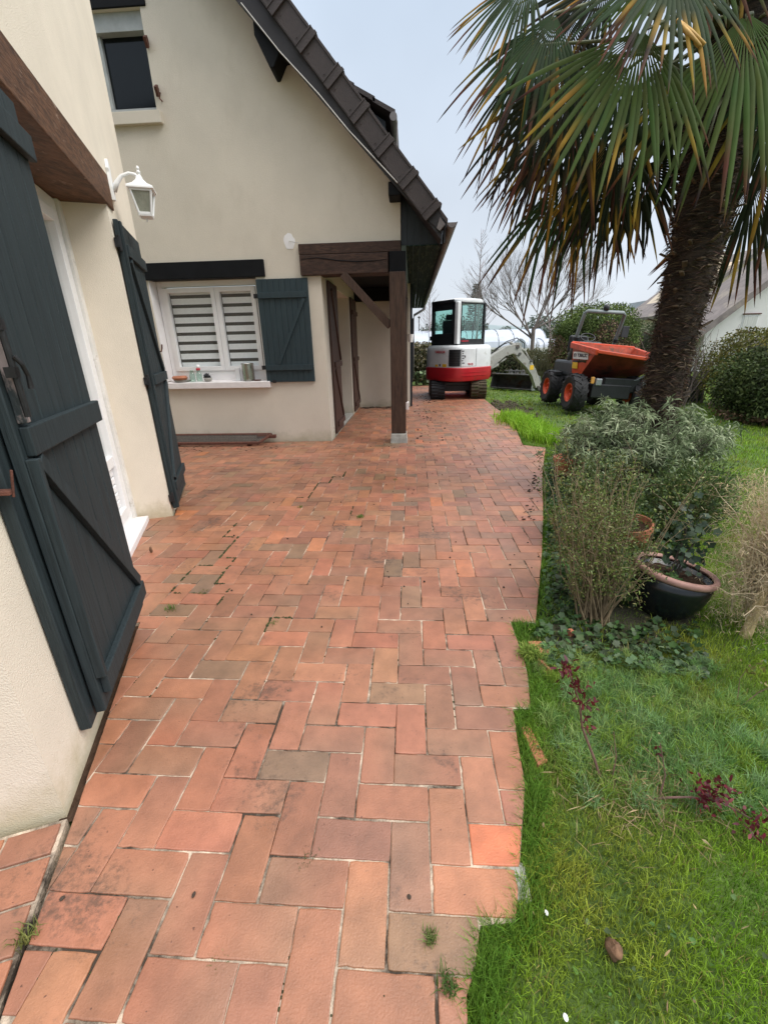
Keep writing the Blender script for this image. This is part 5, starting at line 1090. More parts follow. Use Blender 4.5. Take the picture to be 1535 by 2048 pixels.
# ---- shrubs
def shrub(name, loc, label, cat, rad, zc, nst, nleaf, Lr, Wr, cols, droop=.3, matl=None, stemmat=None, stem_r=.004, shell=.35, up=.4, hgt=None, group=None, parts=True, flat=0.0, clump=0, tipsize=1.0, leafmat=None, zmin=.02, kids=True):
    t = thing(name, loc, label, cat, group); cx_, cy_, cz_ = loc; rx, ry, rz = rad
    C3 = np.array([cx_ + 0, cy_ + 0, zc]); d = rdir(nst); tgt = C3 + d * np.array([rx, ry, rz]) * rng.uniform(shell, 1, (nst, 1)) ** .5; tgt[:, 2] = np.maximum(tgt[:, 2], zmin)
    q = MB(); nodes = []
    for p in tgt:
        b = Vector((cx_ + random.uniform(-.12, .12) * rx, cy_ + random.uniform(-.12, .12) * ry, -.05)); e_ = Vector(p); m1 = b.lerp(e_, .35) + Vector((0, 0, .15 * (e_ - b).length)); m2 = b.lerp(e_, .7) + Vector((random.gauss(0, .03) * rx, random.gauss(0, .03) * ry, .08 * (e_ - b).length))
        q.tube([b, m1, m2, e_], [stem_r, stem_r * .7, stem_r * .5, stem_r * .25], 5, cap=False); nodes += [m1.lerp(m2, .5), m2, m2.lerp(e_, .5), e_, e_]
        if kids:
            for _ in range(2):
                s = m2.lerp(e_, random.random()); v = Vector((random.gauss(0, 1), random.gauss(0, 1), random.gauss(.4, .6))).normalized() * .22 * max(rx, rz); q.tube([s, s + v * .6, s + v], [stem_r * .4, stem_r * .3, stem_r * .2], 4, cap=False); nodes.append(s + v)
    q.build('stems', stemmat or m_bark, t)
    nodes = np.array([tuple(v) for v in nodes]); idx = rng.integers(len(nodes), size=nleaf)
    jitr = clump or .10 * max(rx, rz); P = nodes[idx] + rng.normal(0, jitr, (nleaf, 3)); P[:, 2] = np.maximum(P[:, 2], zmin)
    out = unit(P - np.array([cx_, cy_, zc - rz * .6])); D = out * .8 + rdir(nleaf) * .9 + np.array([0, 0, up])
    ci = rng.integers(len(cols), size=nleaf); C = np.array(cols)[ci] * rng.uniform(.7, 1.3, (nleaf, 1))
    leaves(P, D, rng.uniform(*Lr, nleaf), rng.uniform(*Wr, nleaf), C, droop, 'leaves', leafmat or matl or m_attr, t)
    return t
sage = [(.18, .225, .125), (.24, .29, .165), (.11, .15, .075), (.32, .36, .23)]
def clumpy_shrub():      # greyish shrub made of drooping leaf rosettes on a woody frame
    t = thing('silver_shrub', (2.02, 4.0, 0), 'wide grey-green shrub with drooping narrow leaves in front of the palm trunk', 'shrub')
    q = MB(); tips = []
    for i in range(190):
        a = random.uniform(0, 2 * math.pi); rr0 = math.sqrt(random.random()); ex_ = Vector((2.05 + .72 * rr0 * math.cos(a), 4.02 + .50 * rr0 * math.sin(a), .30 + .53 * math.sqrt(max(0, 1 - rr0 ** 2 * .8)) * random.uniform(.35, 1.05)))
        b = Vector((2.0 + random.gauss(0, .06), 4.0 + random.gauss(0, .05), -.05)); m1 = b.lerp(ex_, .5) + Vector((random.gauss(0, .04), random.gauss(0, .04), -.04))
        q.tube([b, b.lerp(m1, .5) + Vector((0, 0, .05)), m1, ex_], [.011, .008, .005, .002], 5, cap=False); tips.append(ex_)
        for _ in range(3):
            v = Vector((random.gauss(0, .09), random.gauss(0, .09), random.gauss(.03, .05))); tips.append(m1.lerp(ex_, random.uniform(.4, 1)) + v); q.tube([m1.lerp(ex_, .6), tips[-1]], [.003, .0015], 4, cap=False)
    q.build('stems', m_bark, t)
    n = len(tips); per = 20; P = np.repeat(np.array([tuple(v) for v in tips]), per, 0) + rng.normal(0, .012, (n * per, 3)); P[:, 2] -= np.abs(rng.normal(0, .02, n * per))
    D = rdir(n * per, .45); base = np.array(sage)[np.repeat(rng.integers(4, size=n), per)] * rng.uniform(.9, 1.6, (n * per, 1))
    leaves(P, D, rng.uniform(.045, .10, n * per), rng.uniform(.006, .013, n * per), base, .45, 'leaves', m_attr_s, t)
clumpy_shrub()
# twiggy olive-green shrub in front
def twiggy():
    t = thing('twiggy_shrub', (.93, 2.0, 0), 'upright twiggy shrub with tiny olive leaves at the patio edge', 'shrub'); q = MB(); nodes = []
    for i in range(84):
        b = Vector((.95 + random.gauss(0, .035), 1.98 + random.gauss(0, .035), -.05)); e_ = Vector((.97 + random.gauss(0, .17), 2.22 + random.gauss(0, .20), random.uniform(.18, .80)))
        if e_.x < .72: e_.x = .72
        m1 = b.lerp(e_, .4) + Vector((random.gauss(0, .03), random.gauss(0, .03), .0)); m2 = b.lerp(e_, .75) + Vector((random.gauss(0, .03), random.gauss(0, .03), .02))
        q.tube([b, m1, m2, e_], [random.uniform(.003, .0065), .003, .002, .001], 5, cap=False)
        for _ in range(7):
            s = m1.lerp(e_, random.random()); v = Vector((random.gauss(0, .045), random.gauss(0, .045), random.gauss(.05, .05))); q.tube([s, s + v * .5 + Vector((0, 0, .01)), s + v], [.0017, .0013, .0008], 4, cap=False); nodes += [s + v * .4, s + v * .7, s + v]
    q.build('stems', m_twig, t); nd = np.array([tuple(v) for v in nodes]); n = 11000; P = nd[rng.integers(len(nd), size=n)] + rng.normal(0, .018, (n, 3))
    cols = np.array([(.13, .19, .04), (.19, .25, .055), (.08, .12, .03), (.22, .20, .07)])[rng.integers(4, size=n)] * rng.uniform(.7, 1.3, (n, 1))
    leaves(P, rdir(n, .6), rng.uniform(.010, .022, n), rng.uniform(.004, .008, n), cols, .1, 'leaves', m_attr, t)
twiggy()
for (lc, lab, rad, zc) in (((1.32, 2.95, 0), 'leafy dark green shrub between the twiggy bush and the terracotta pot', (.26, .30, .27), .33), ((1.95, 3.0, 0), 'thin green rose bush behind the black glazed pot', (.30, .28, .26), .32)):
    shrub('garden_shrub', lc, lab, 'shrub', rad, zc, 70, 7500, (.014, .034), (.007, .014), [(.055, .10, .028), (.085, .14, .036), (.12, .16, .05)], .1, stemmat=m_twig, stem_r=.003)
# dry pale shrub at the right edge
def dry():
    t = thing('dry_shrub', (1.72, 1.95, 0), 'leafless straw-coloured cut-back shrub at the right edge', 'shrub'); q = MB(); m = M('dry_twig', (.50, .39, .25), .9, .3, 20, .5, 60, c2=(.58, .47, .33))
    q.tube([(1.66, 1.90, -.06), (1.67, 1.90, .08), (1.70, 1.93, .22), (1.74, 1.96, .42)], [.026, .022, .017, .010], 10)
    q.build('trunk', M('dry_bark', (.50, .38, .20), .85, .25, 12, .8, 40), t); q = MB()
    for i in range(260):
        s = Vector((1.72 + random.gauss(0, .03), 1.95 + random.gauss(0, .03), random.uniform(.0, .40))); e_ = Vector((1.74 + random.gauss(0, .12), 1.97 + random.gauss(0, .11), random.uniform(.15, .76)))
        e_.x = max(e_.x, 1.47)
        pts = [s] + [s.lerp(e_, k / 4) + Vector((random.gauss(0, .016), random.gauss(0, .016), random.gauss(0, .012))) for k in (1, 2, 3)] + [e_]
        r0 = random.choice((.0022, .003, .004)); q.tube(pts, [r0, r0 * .9, r0 * .7, r0 * .5, r0 * .3], 4, cap=False)
        for _ in range(6):
            a = pts[random.randint(1, 4)]; v = Vector((random.gauss(0, .05), random.gauss(0, .05), random.gauss(.0, .03))); q.tube([a, a + v * .6 + Vector((0, 0, .006)), a + v], [.0012, .0010, .0006], 3, cap=False)
    q.build('twigs', m, t)
    n = 14000; P = np.stack([rng.normal(1.72, .12, n), rng.normal(1.97, .11, n), rng.uniform(.02, .74, n)], 1); P[:, 0] = np.maximum(P[:, 0], 1.46)
    leaves(P, rdir(n), rng.uniform(.015, .05, n), rng.uniform(.0010, .0026, n), jit((.54, .43, .27), n, .35), .3, 'fine_twigs', m_attr_s, t)
dry()
# lime green clump by the patio
def lime():
    n = 2600; u = rng.random(n); P = np.stack([1.72 + .18 * u + rng.normal(0, .13, n) + .12, 8.5 - 2.2 * u + rng.normal(0, .15, n), np.full(n, -.05)], 1)
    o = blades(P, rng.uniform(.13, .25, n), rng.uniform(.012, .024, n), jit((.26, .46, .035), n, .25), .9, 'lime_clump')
    tag(o, 'bright lime green clump of arching leaves along the patio edge near the dumper', 'plant clump')
lime()
# red rose shoots
m_rose = M('rose_stem', (.16, .085, .07), .6, .4, 20, .4, 40)
def rose(nm, loc, lab, stems, lv, cols):
    t = thing(nm, loc, lab, 'rose'); q = MB()
    for pts, r in stems: q.tube(pts, [.55 * r * (1 - .6 * i / (len(pts) - 1)) for i in range(len(pts))], 6)
    q.build('stems', m_rose, t); P = []
    for (c, n, s) in lv: P.append(rng.normal(0, s, (n, 3)) + np.array(c))
    P = np.concatenate(P); n = len(P); leaves(P, rdir(n, .3), rng.uniform(.012, .030, n), rng.uniform(.006, .011, n), jit(cols, n, .5, .2), .1, 'leaves', m_attr, t)
RD = (.12, .010, .018)
rose('rose_bush', (.61, 1.09, 0), 'single rose stem with dark red young leaves nearest the brick edge', [([(.64, 1.06, -.05), (.61, 1.09, .04), (.56, 1.11, .16), (.54, 1.12, .26), (.50, 1.12, .36), (.475, 1.12, .42)], .009)],
     [((.48, 1.11, .40), 44, .016), ((.515, 1.11, .33), 44, .017), ((.55, 1.10, .27), 30, .017), ((.57, 1.10, .18), 16, .012)], RD)
rose('rose_bush', (.83, .99, 0), 'low rose stubs with a tuft of crimson leaves in the middle of the grass', [([(.70, 1.02, -.05), (.80, 1.0, -.0), (.86, .99, .02), (.93, .97, .035), (1.0, .93, .02)], .008), ([(.78, 1.0, -.05), (.80, 1.03, .06), (.78, 1.06, .16)], .006), ([(.66, 1.06, -.05), (.67, 1.08, .07), (.655, 1.1, .16)], .005)],
     [((.90, .98, .05), 110, .022), ((.93, .97, .09), 40, .016), ((1.0, .92, .02), 60, .018), ((.79, 1.05, .12), 6, .012)], RD)
rose('rose_bush', (1.38, 1.40, 0), 'low shoot with yellow-green leaves under the dry shrub at the right edge', [([(1.30, 1.42, -.05), (1.36, 1.42, .04), (1.42, 1.42, .09)], .004), ([(1.30, 1.42, -.05), (1.30, 1.45, .08), (1.33, 1.46, .14)], .003)],
     [((1.40, 1.43, .10), 26, .03), ((1.34, 1.44, .12), 16, .03)], (.16, .17, .04))
# ---- grass
def fbm(x, y, f, s=0): return noise.noise((x * f, y * f, s)) + .5 * noise.noise((x * f * 2.1, y * f * 2.1, s + 7))
def lawn():
    Ps, Hs, Ws, Cs = [], [], [], []
    #        n, y range, x range, height, width
    for (n, x0, x1, y0, y1, h, w_) in ((130000, .1, 2.2, .25, 1.75, .034, .0021), (70000, .4, 3.8, 1.75, 3.6, .042, .0034), (46000, 1.0, 6.4, 3.6, 7.5, .040, .0065), (56000, 1.5, 15, 7.5, 19, .045, .014), (70000, .1, 6.5, -1.2, 6, .038, .0045)):
        X = rng.uniform(x0, x1, n); Y = rng.uniform(y0, y1, n); k = ~inside_np(X, Y); k &= ~((X < 1.9) & (X > -1) & (Y > 8) & (Y < 15.3) & (X < 1.85))
        if y0 > -1: k &= X < 1.35 * Y + 1.2
        else: k &= ((X >= 1.35 * Y + 1.2) | (Y < .25) | ((X > 2.2) & (Y < 1.75)))
        X, Y = X[k], Y[k]; n = len(X); Z = np.array([gz(a, b) for a, b in zip(X, Y)]) - .004
        f1 = np.array([fbm(a, b, 1.3) for a, b in zip(X, Y)]); f2 = np.array([fbm(a, b, 4.0, 3) for a, b in zip(X, Y)])
        c = np.array(S(146, 186, 54))[None] * np.ones((n, 1)); yel = np.array(S(178, 186, 72)); dkg = np.array(S(92, 140, 44))
        c = c + (yel - c) * np.clip(f1 * 1.2 + .2, 0, 1)[:, None]; c = c + (dkg - c) * np.clip(-f2 * 1.1 + .15, 0, .9)[:, None]
        bl = np.clip(1 - np.abs((X - .85 - (Y - 1.3) * .35)) / .38, 0, 1) * np.clip(1 - np.abs(Y - 1.30) / .42, 0, 1); bl = np.clip(bl * 2.2 + f2 * .5, 0, 1) * (bl > 0)   # glaucous sedge patch
        blue = np.array(S(124, 160, 98)); c = c + (blue - c) * (bl * (rng.random(n) < .85))[:, None]
        if y0 > 7: c = c * .95
        ds = rng.random(n) < .05; c[ds] = np.array(S(168, 150, 96))
        bed = (Y > 1.75) & (Y < 4.9) & (X < .62 + (Y - 1.75) * .42 + .55)      # shaded bed under the shrubs: sparse
        keep = ~(bed & (rng.random(n) < .72)) & ~((np.hypot(X - 1.375, Y - 2.12) < .15))
        hh = h * (1 + .45 * bl + .5 * np.clip(f2, -.5, 1)) * rng.uniform(.6, 1.4, n); 
        edge = np.zeros(n, bool)
        c = c * rng.uniform(.42, 1.12, (n, 1)); P = np.stack([X, Y, Z], 1)
        Ps.append(P[keep]); Hs.append(hh[keep]); Ws.append((w_ * rng.uniform(.7, 1.3, n))[keep]); Cs.append(c[keep])
    # longer fringe leaning over the brick edge
    E_ = [p for p in PATIO if p[0] > .09 and p[1] < 8.8 and p[1] > .2]; n = 14000; s = rng.random(n) ** 1.4 * (len(E_) - 1); i = s.astype(int); i = np.minimum(i, len(E_) - 2); f = s - i
    E_ = np.array(E_[::-1]); P = E_[i] * (1 - f)[:, None] + E_[i + 1] * f[:, None]; P = P + np.stack([np.abs(rng.normal(0, .035, n)) + .003, rng.normal(0, .02, n)], 1)
    k = ~inside_np(P[:, 0], P[:, 1]); P = P[k]; n = len(P); Ps.append(np.column_stack([P, np.full(n, -.05)])); Hs.append(rng.uniform(.04, .085, n)); Ws.append(.0022 + P[:, 1] * .0008); Cs.append(jit(S(98, 134, 46), n, .45))
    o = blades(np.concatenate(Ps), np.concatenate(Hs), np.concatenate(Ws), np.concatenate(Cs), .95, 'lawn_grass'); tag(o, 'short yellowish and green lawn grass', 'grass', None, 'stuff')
lawn()
# clumps of tufted grass in the glaucous patch
Ps, Cs, Hs = [], [], []
for i in range(170):
    cx_, cy_ = rng.uniform(.50, 1.35), rng.uniform(.98, 1.70)
    if inside(cx_ - .04, cy_): continue
    m = 70; Ps.append(np.column_stack([rng.normal(cx_, .012, m), rng.normal(cy_, .012, m), np.full(m, gz(cx_, cy_))])); Cs.append(jit(random.choice((S(134, 166, 112), S(112, 150, 84), S(150, 174, 98), S(132, 158, 62))), m, .3)); Hs.append(rng.uniform(.035, .085, m))
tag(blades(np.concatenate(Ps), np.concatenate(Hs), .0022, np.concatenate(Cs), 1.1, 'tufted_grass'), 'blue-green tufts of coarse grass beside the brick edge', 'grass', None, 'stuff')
bed_ = [(.66, 1.66), (1.0, 1.60), (1.5, 1.95), (1.75, 2.4), (1.95, 3.0), (2.2, 3.7), (2.55, 4.3), (2.5, 5.0), (1.9, 5.7), (1.84, 5.8), (1.43, 4.6), (1.08, 3.3), (.88, 2.6), (.66, 1.93)]
V_ = []; Q_ = []; gx_ = np.linspace(.6, 2.7, 60); gy_ = np.linspace(1.5, 6, 90); id_ = {}
for yy in gy_:
    for xx in gx_:
        if inside(xx + .03 * noise.noise((xx * 6, yy * 6, 0)), yy, bed_): id_[(round(xx, 4), round(yy, 4))] = len(V_); V_.append((xx, yy, gz(xx, yy) + .007 + .012 * noise.noise((xx * 14, yy * 14, 2))))
for a_ in range(89):
    for b_ in range(59):
        k_ = [(round(gx_[b_ + i], 4), round(gy_[a_ + j], 4)) for i, j in ((0, 0), (1, 0), (1, 1), (0, 1))]
        if all(k in id_ for k in k_): Q_.append([id_[k] for k in k_])
tag(npmesh('flower_bed', np.array(V_), np.array(Q_), None, None, M('bed_soil', (.035, .030, .018), .95, .5, 20, 2.5, 60, c2=(.06, .06, .03)), None, True), kind='structure')
# dead straw around the cut rose stubs
n = 900; X = rng.normal(.74, .11, n); Y = rng.normal(1.03, .07, n); P = np.stack([X, Y, np.array([gz(a, b) for a, b in zip(X, Y)]) + rng.uniform(0, .03, n)], 1)
tag(leaves(P, rdir(n, .25) * np.array([1, 1, .5]), rng.uniform(.03, .09, n), rng.uniform(.0012, .0028, n), jit((.34, .25, .14), n, .5), .1, 'dead_straw', m_attr_s, None), 'tangle of dead straw-coloured stalks around the cut rose stubs', 'straw', None, 'stuff')
# ground cover leaves in the bed
n = 20000; X = rng.uniform(.62, 2.3, n); Y = rng.uniform(1.58, 5.4, n); k = (~inside_np(X - .02, Y)) & (X < .75 + (Y - 1.6) * .45 + .55) & (np.hypot(X - 1.375, Y - 2.12) > .17); k &= np.array([fbm(a, b, 3.2, 9) > -.55 for a, b in zip(X, Y)]); X, Y = X[k], Y[k]; n = len(X)
P = np.stack([X, Y, np.array([gz(a, b) for a, b in zip(X, Y)]) + rng.uniform(.0, .055, n)], 1)
tag(cup_leaves(P, rdir(n, 1.6), rng.uniform(.010, .022, n), jit((.045, .095, .026), n, .6, .15), 'ground_cover', None), 'dark green low leafy ground cover under the shrubs', 'ground cover', None, 'stuff')
# broad-leaved weeds and dead leaves in the turf
n = 900; X = rng.uniform(.2, 2.4, n); Y = rng.uniform(.35, 1.9, n); k = ~inside_np(X - .03, Y); k &= np.array([fbm(a, b, 2.6, 21) > .05 for a, b in zip(X, Y)]); X, Y = X[k], Y[k]; n = len(X)
P = np.stack([X, Y, np.array([gz(a, b) for a, b in zip(X, Y)]) + rng.uniform(.012, .036, n)], 1); tag(cup_leaves(P, rdir(n, 1.5), rng.uniform(.004, .010, n), jit((.08, .15, .035), n, .5, .15), 'lawn_weeds', None, lobes=3), 'small round-leaved clover weeds mixed through the near turf', 'weeds', None, 'stuff')
n = 260; X = rng.uniform(.2, 2.6, n); Y = rng.uniform(.35, 2.2, n); k = ~inside_np(X - .02, Y); X, Y = X[k], Y[k]; n = len(X)
P = np.stack([X, Y, np.array([gz(a, b) for a, b in zip(X, Y)]) + .03], 1); tag(leaves(P, rdir(n, .1), rng.uniform(.010, .03, n), rng.uniform(.002, .007, n), jit((.40, .30, .16), n, .5), .1, 'dead_leaves', m_attr_s, None), 'scattered dry straw bits and dead leaves in the grass', 'dead leaves', None, 'stuff')
# bare earth heap and scattered clods on the far lawn
n = 900; X = rng.normal(2.25, .28, n); Y = rng.normal(9.9, .7, n); q = MB()
for i in range(240): r = random.uniform(.02, .06); blob(q, (2.15 + random.gauss(0, .17), 9.9 + random.gauss(0, .55), -.02), r, 7, 5, .5, 4, (1, 1, .6))
tag(q.build('turned_earth', m_mud, None), 'strip of churned brown earth beside the patio near the excavator track', 'earth', None, 'stuff')
# ---- hedge and trees behind
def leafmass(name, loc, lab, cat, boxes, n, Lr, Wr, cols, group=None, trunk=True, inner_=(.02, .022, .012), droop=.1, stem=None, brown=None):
    t = thing(name, loc, lab, cat, group); P = []; 
    for (c, r, k) in boxes:
        m = int(n * k); d = rdir(m); rad_ = rng.uniform(.72, 1.03, m)[:, None]; e_ = 3.0
        dd = d / (np.abs(d) ** e_).sum(1, keepdims=True) ** (1 / e_); p = dd * rad_; bump = np.array([1 + .16 * noise.noise((a * 3 + c[0], b * 3, g_ * 3)) for a, b, g_ in dd])[:, None]
        P.append(np.array(c) + p * bump * np.array(r))
    P = np.concatenate(P); P = P[P[:, 2] > -.03]; m = len(P); ci = rng.integers(len(cols), size=m); C = np.array(cols)[ci]; f = np.array([noise.noise((a * 1.7, b * 1.7, g_ * 1.7)) for a, b, g_ in P]); C = C * (1 + .7 * f[:, None]) * rng.uniform(.7, 1.3, (m, 1))
    if brown: k = brown(P) & (rng.random(m) < .8); C[k] = jit(brown_c, k.sum(), .4)
    leaves(P, rdir(m, .3), rng.uniform(*Lr, m), rng.uniform(*Wr, m), np.clip(C, 0, 1), droop, 'foliage', m_attr_s, t)
    q = MB()
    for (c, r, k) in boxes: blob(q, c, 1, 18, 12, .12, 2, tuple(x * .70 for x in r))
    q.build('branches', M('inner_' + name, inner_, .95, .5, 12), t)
    return t
brown_c = (.20, .135, .085)
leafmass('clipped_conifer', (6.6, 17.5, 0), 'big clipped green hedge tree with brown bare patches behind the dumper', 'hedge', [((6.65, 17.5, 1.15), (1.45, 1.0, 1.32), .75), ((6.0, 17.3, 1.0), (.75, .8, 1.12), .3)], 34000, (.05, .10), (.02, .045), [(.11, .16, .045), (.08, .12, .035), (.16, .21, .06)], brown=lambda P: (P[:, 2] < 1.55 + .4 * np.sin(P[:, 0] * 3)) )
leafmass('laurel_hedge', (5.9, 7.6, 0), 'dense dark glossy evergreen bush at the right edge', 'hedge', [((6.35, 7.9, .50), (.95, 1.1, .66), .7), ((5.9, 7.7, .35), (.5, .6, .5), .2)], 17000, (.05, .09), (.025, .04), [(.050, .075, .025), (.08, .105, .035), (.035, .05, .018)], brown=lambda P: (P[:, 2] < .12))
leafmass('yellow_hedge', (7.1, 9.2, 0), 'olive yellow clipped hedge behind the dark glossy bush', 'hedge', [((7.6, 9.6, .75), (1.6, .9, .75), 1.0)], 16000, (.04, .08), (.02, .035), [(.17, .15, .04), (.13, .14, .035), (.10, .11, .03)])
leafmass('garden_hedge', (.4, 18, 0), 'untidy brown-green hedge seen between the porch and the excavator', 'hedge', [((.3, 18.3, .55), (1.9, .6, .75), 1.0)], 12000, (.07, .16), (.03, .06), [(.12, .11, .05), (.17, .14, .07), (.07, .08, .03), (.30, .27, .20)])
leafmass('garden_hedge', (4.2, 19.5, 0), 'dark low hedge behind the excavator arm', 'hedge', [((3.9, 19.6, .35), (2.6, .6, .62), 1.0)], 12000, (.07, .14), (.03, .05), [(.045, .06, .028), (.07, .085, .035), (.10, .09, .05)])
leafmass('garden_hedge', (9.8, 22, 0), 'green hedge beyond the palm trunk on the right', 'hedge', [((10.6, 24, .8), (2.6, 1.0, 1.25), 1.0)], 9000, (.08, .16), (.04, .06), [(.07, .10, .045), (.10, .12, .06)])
# cut branches by the house corner
q = MB()
for i in range(30): a = Vector((.1 + random.uniform(0, 1.0), 15.6 + random.uniform(0, .7), .02 + random.random() * .15)); q.tube([a, a + Vector((random.uniform(-.5, .5), random.uniform(-.2, .2), random.uniform(-.02, .12)))], random.uniform(.012, .04), 6)
tag(q.build('cut_branches', m_twig, None), 'small heap of pale cut branches beyond the far end of the patio', 'branches')
P = np.stack([rng.uniform(.15, .85, 260), rng.uniform(15.5, 16.1, 260), rng.uniform(.05, .42, 260)], 1); tag(cup_leaves(P, rdir(260, .8), rng.uniform(.04, .08, 260), jit((.14, .20, .09), 260, .5), 'variegated_plant', None), 'small variegated leafy plant at the foot of the hedge by the downpipe', 'plant')
def bare_tree(name, loc, lab, h, r, dirs, depth, spread, up, seedv, cat='tree', mat=None, shrink=.72, kids=(3, 4), tf=.22):
    random.seed(seedv); t = thing(name, loc, lab, cat); q = MB(); x, y, z = loc
    th = h * tf; q.tube([(x, y, -.1), (x + .02, y, th * .5), (x, y, th)], [r * 1.3, r, r * .9], 8); q.build('trunk', mat or m_bark, t); q = MB()
    for d, k in dirs: branchy(q, (x, y, th * random.uniform(.62, 1)), d, h * k * .82, r * .45, depth, spread, up, n=5, kids=kids, shrink=shrink, wob=.10)
    q.build('limbs', mat or m_bark, t)
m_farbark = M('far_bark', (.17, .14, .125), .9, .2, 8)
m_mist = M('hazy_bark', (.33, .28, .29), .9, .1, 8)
bare_tree('bare_tree', (5.45, 21.5, 0), 'wide leafless tree with upswept branches behind the excavator arm', 5.6, .095, [((-.6, 0, 1), .42), ((-.25, .2, 1), .46), ((.1, -.1, 1), .48), ((.45, .1, 1), .46), ((.8, 0, .9), .42), ((-.9, .1, .6), .38), ((.95, .2, .55), .38)], 4, .42, .16, 11, mat=m_farbark, shrink=.70, kids=(4, 5), tf=.34)
bare_tree('bare_tree', (8.4, 29, 0), 'paler leafless tree rising between the wide bare tree and the clipped green hedge tree', 6.8, .08, [((-.5, 0, 1), .4), ((-.1, .2, 1), .46), ((.3, -.1, 1), .44), ((.7, .1, .9), .42), ((-.8, .1, .7), .4)], 4, .42, .2, 17, mat=m_mist, shrink=.68, kids=(3, 5), tf=.3)
def slim(loc, h, lab, seedv, wd, mat, nb=42):
    random.seed(seedv); t = thing('bare_tree', loc, lab, 'tree'); x, y, _ = loc; q = MB(); q.tube([(x, y, -.1), (x + .05, y, h * .5), (x - .02, y, h)], [.07, .04, .006], 7); q.build('trunk', mat, t); q = MB()
    for i in range(nb):
        z = h * (.22 + .76 * i / nb); a = random.uniform(0, 2 * math.pi); L = wd * (1 - z / h) ** .8 + .12; d = Vector((math.cos(a), math.sin(a), .75)); branchy(q, (x, y, z), d, L, .014, 1, .35, .25, kids=(2, 4), shrink=.5, wob=.08)
    q.build('limbs', mat, t)
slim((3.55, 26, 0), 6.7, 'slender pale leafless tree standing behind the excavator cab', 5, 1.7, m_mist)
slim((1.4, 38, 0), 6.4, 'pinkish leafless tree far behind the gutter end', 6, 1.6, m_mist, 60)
random.seed(21)
# bare saplings and stems right of the palm
t = thing('bare_shrub', (6.1, 10.2, 0), 'tangle of thin bare upright stems between the palm trunk and the dark bush', 'shrub'); q = MB()
for i in range(90):
    b = Vector((5.75 + random.gauss(0, .32), 10.2 + random.gauss(0, .3), -.05)); d = Vector((random.gauss(.08, .22), random.gauss(0, .2), 1)); branchy(q, b, d, random.uniform(.5, 1.25), .013, 1, .35, .2, kids=(2, 4), shrink=.55, wob=.06)
q.build('stems', m_farbark, t); n = 1800; P = np.stack([rng.normal(6.0, .45, n), rng.normal(10.2, .3, n), rng.uniform(.05, 1.2, n)], 1); leaves(P, rdir(n, .2), rng.uniform(.02, .05, n), rng.uniform(.01, .02, n), jit((.13, .13, .06), n, .4), .1, 'leaves', m_attr_s, t)
t = thing('bare_shrub', (4.6, 20.6, 0), 'row of thin upright reddish stems beside the clipped hedge tree', 'shrub'); q = MB()
for i in range(80): b = Vector((random.uniform(4.3, 5.6), 18.6 + random.gauss(0, .2), -.05)); q.tube([b, b + Vector((random.gauss(0, .06), 0, .6)), b + Vector((random.gauss(0, .14), 0, random.uniform(.9, 1.5)))], [.018, .012, .005], 4)
q.build('stems', M('cane', (.15, .14, .07), .9, .3, 10), t)
# conifer tip behind the cab
t = thing('conifer', (3.1, 40, 0), 'tip of a distant dark conifer above the excavator cab', 'tree'); q = MB(); q.tube([(5.3, 40, 0), (5.3, 40, 5.6)], [.15, .02], 6); q.build('trunk', m_farbark, t)
n = 2600; z = rng.uniform(1.0, 5.7, n); rr_ = (5.9 - z) * .26 * rng.random(n) ** .5; a = rng.uniform(0, 6.28, n); P = np.stack([5.3 + rr_ * np.cos(a), 40 + rr_ * np.sin(a), z], 1); leaves(P, np.stack([np.cos(a), np.sin(a), np.full(n, .3)], 1), rng.uniform(.15, .35, n), rng.uniform(.03, .07, n), jit((.10, .13, .11), n, .3), .15, 'crown', m_attr_s, t)
# ---- tarp
q = MB(); vs = []; n = 16
for i in range(n):
    for j in range(n):
        u, v = i / (n - 1), j / (n - 1); f = .05 * math.sin(u * 17 + v * 4) + .04 * noise.noise((u * 6, v * 6, 2)); vs.append((5.85 + .62 * u + .10 * v, 10.4 + .10 * v + f, -.06 + .62 * (1 - v) * (1 - .5 * abs(u - .45)) ))
q.add(vs, [(i * n + j, (i + 1) * n + j, (i + 1) * n + j + 1, i * n + j + 1) for i in range(n - 1) for j in range(n - 1)])
o = q.build('tarpaulin', m_tarp, None, smooth=True); s_ = o.modifiers.new('s', 'SOLIDIFY'); s_.thickness = .01; tag(o, 'folded dark green tarpaulin slumped on the grass right of the palm trunk', 'tarpaulin')
# ---------------------------------------------------------------- neighbours and far things
nb = thing('neighbour_house', (14, 20, 0), 'white gabled house with a brown tiled roof beyond the palm', 'house')
q = MB(); q.prism([(12.0, -.1), (20.0, -.1), (20.0, 5.2), (16.6, 5.6), (12.0, 1.75)], lambda x, z: (x, 20.0, z), lambda x, z: (x, 22.4, z)); q.build('wall', m_neigh, nb)
q = MB(); q.hexa([(11.5, 19.6, 1.22), (16.7, 19.6, 5.62), (16.7, 22.8, 5.62), (11.5, 22.8, 1.22), (11.35, 19.6, 1.42), (16.7, 19.6, 5.86), (16.7, 22.8, 5.86), (11.35, 22.8, 1.42)]); q.hexa([(16.7, 19.6, 5.62), (21.6, 19.6, 1.4), (21.6, 22.8, 1.4), (16.7, 22.8, 5.62), (16.7, 19.6, 5.86), (21.7, 19.6, 1.6), (21.7, 22.8, 1.6), (16.7, 22.8, 5.86)]); q.build('roof', m_grey_roof, nb)
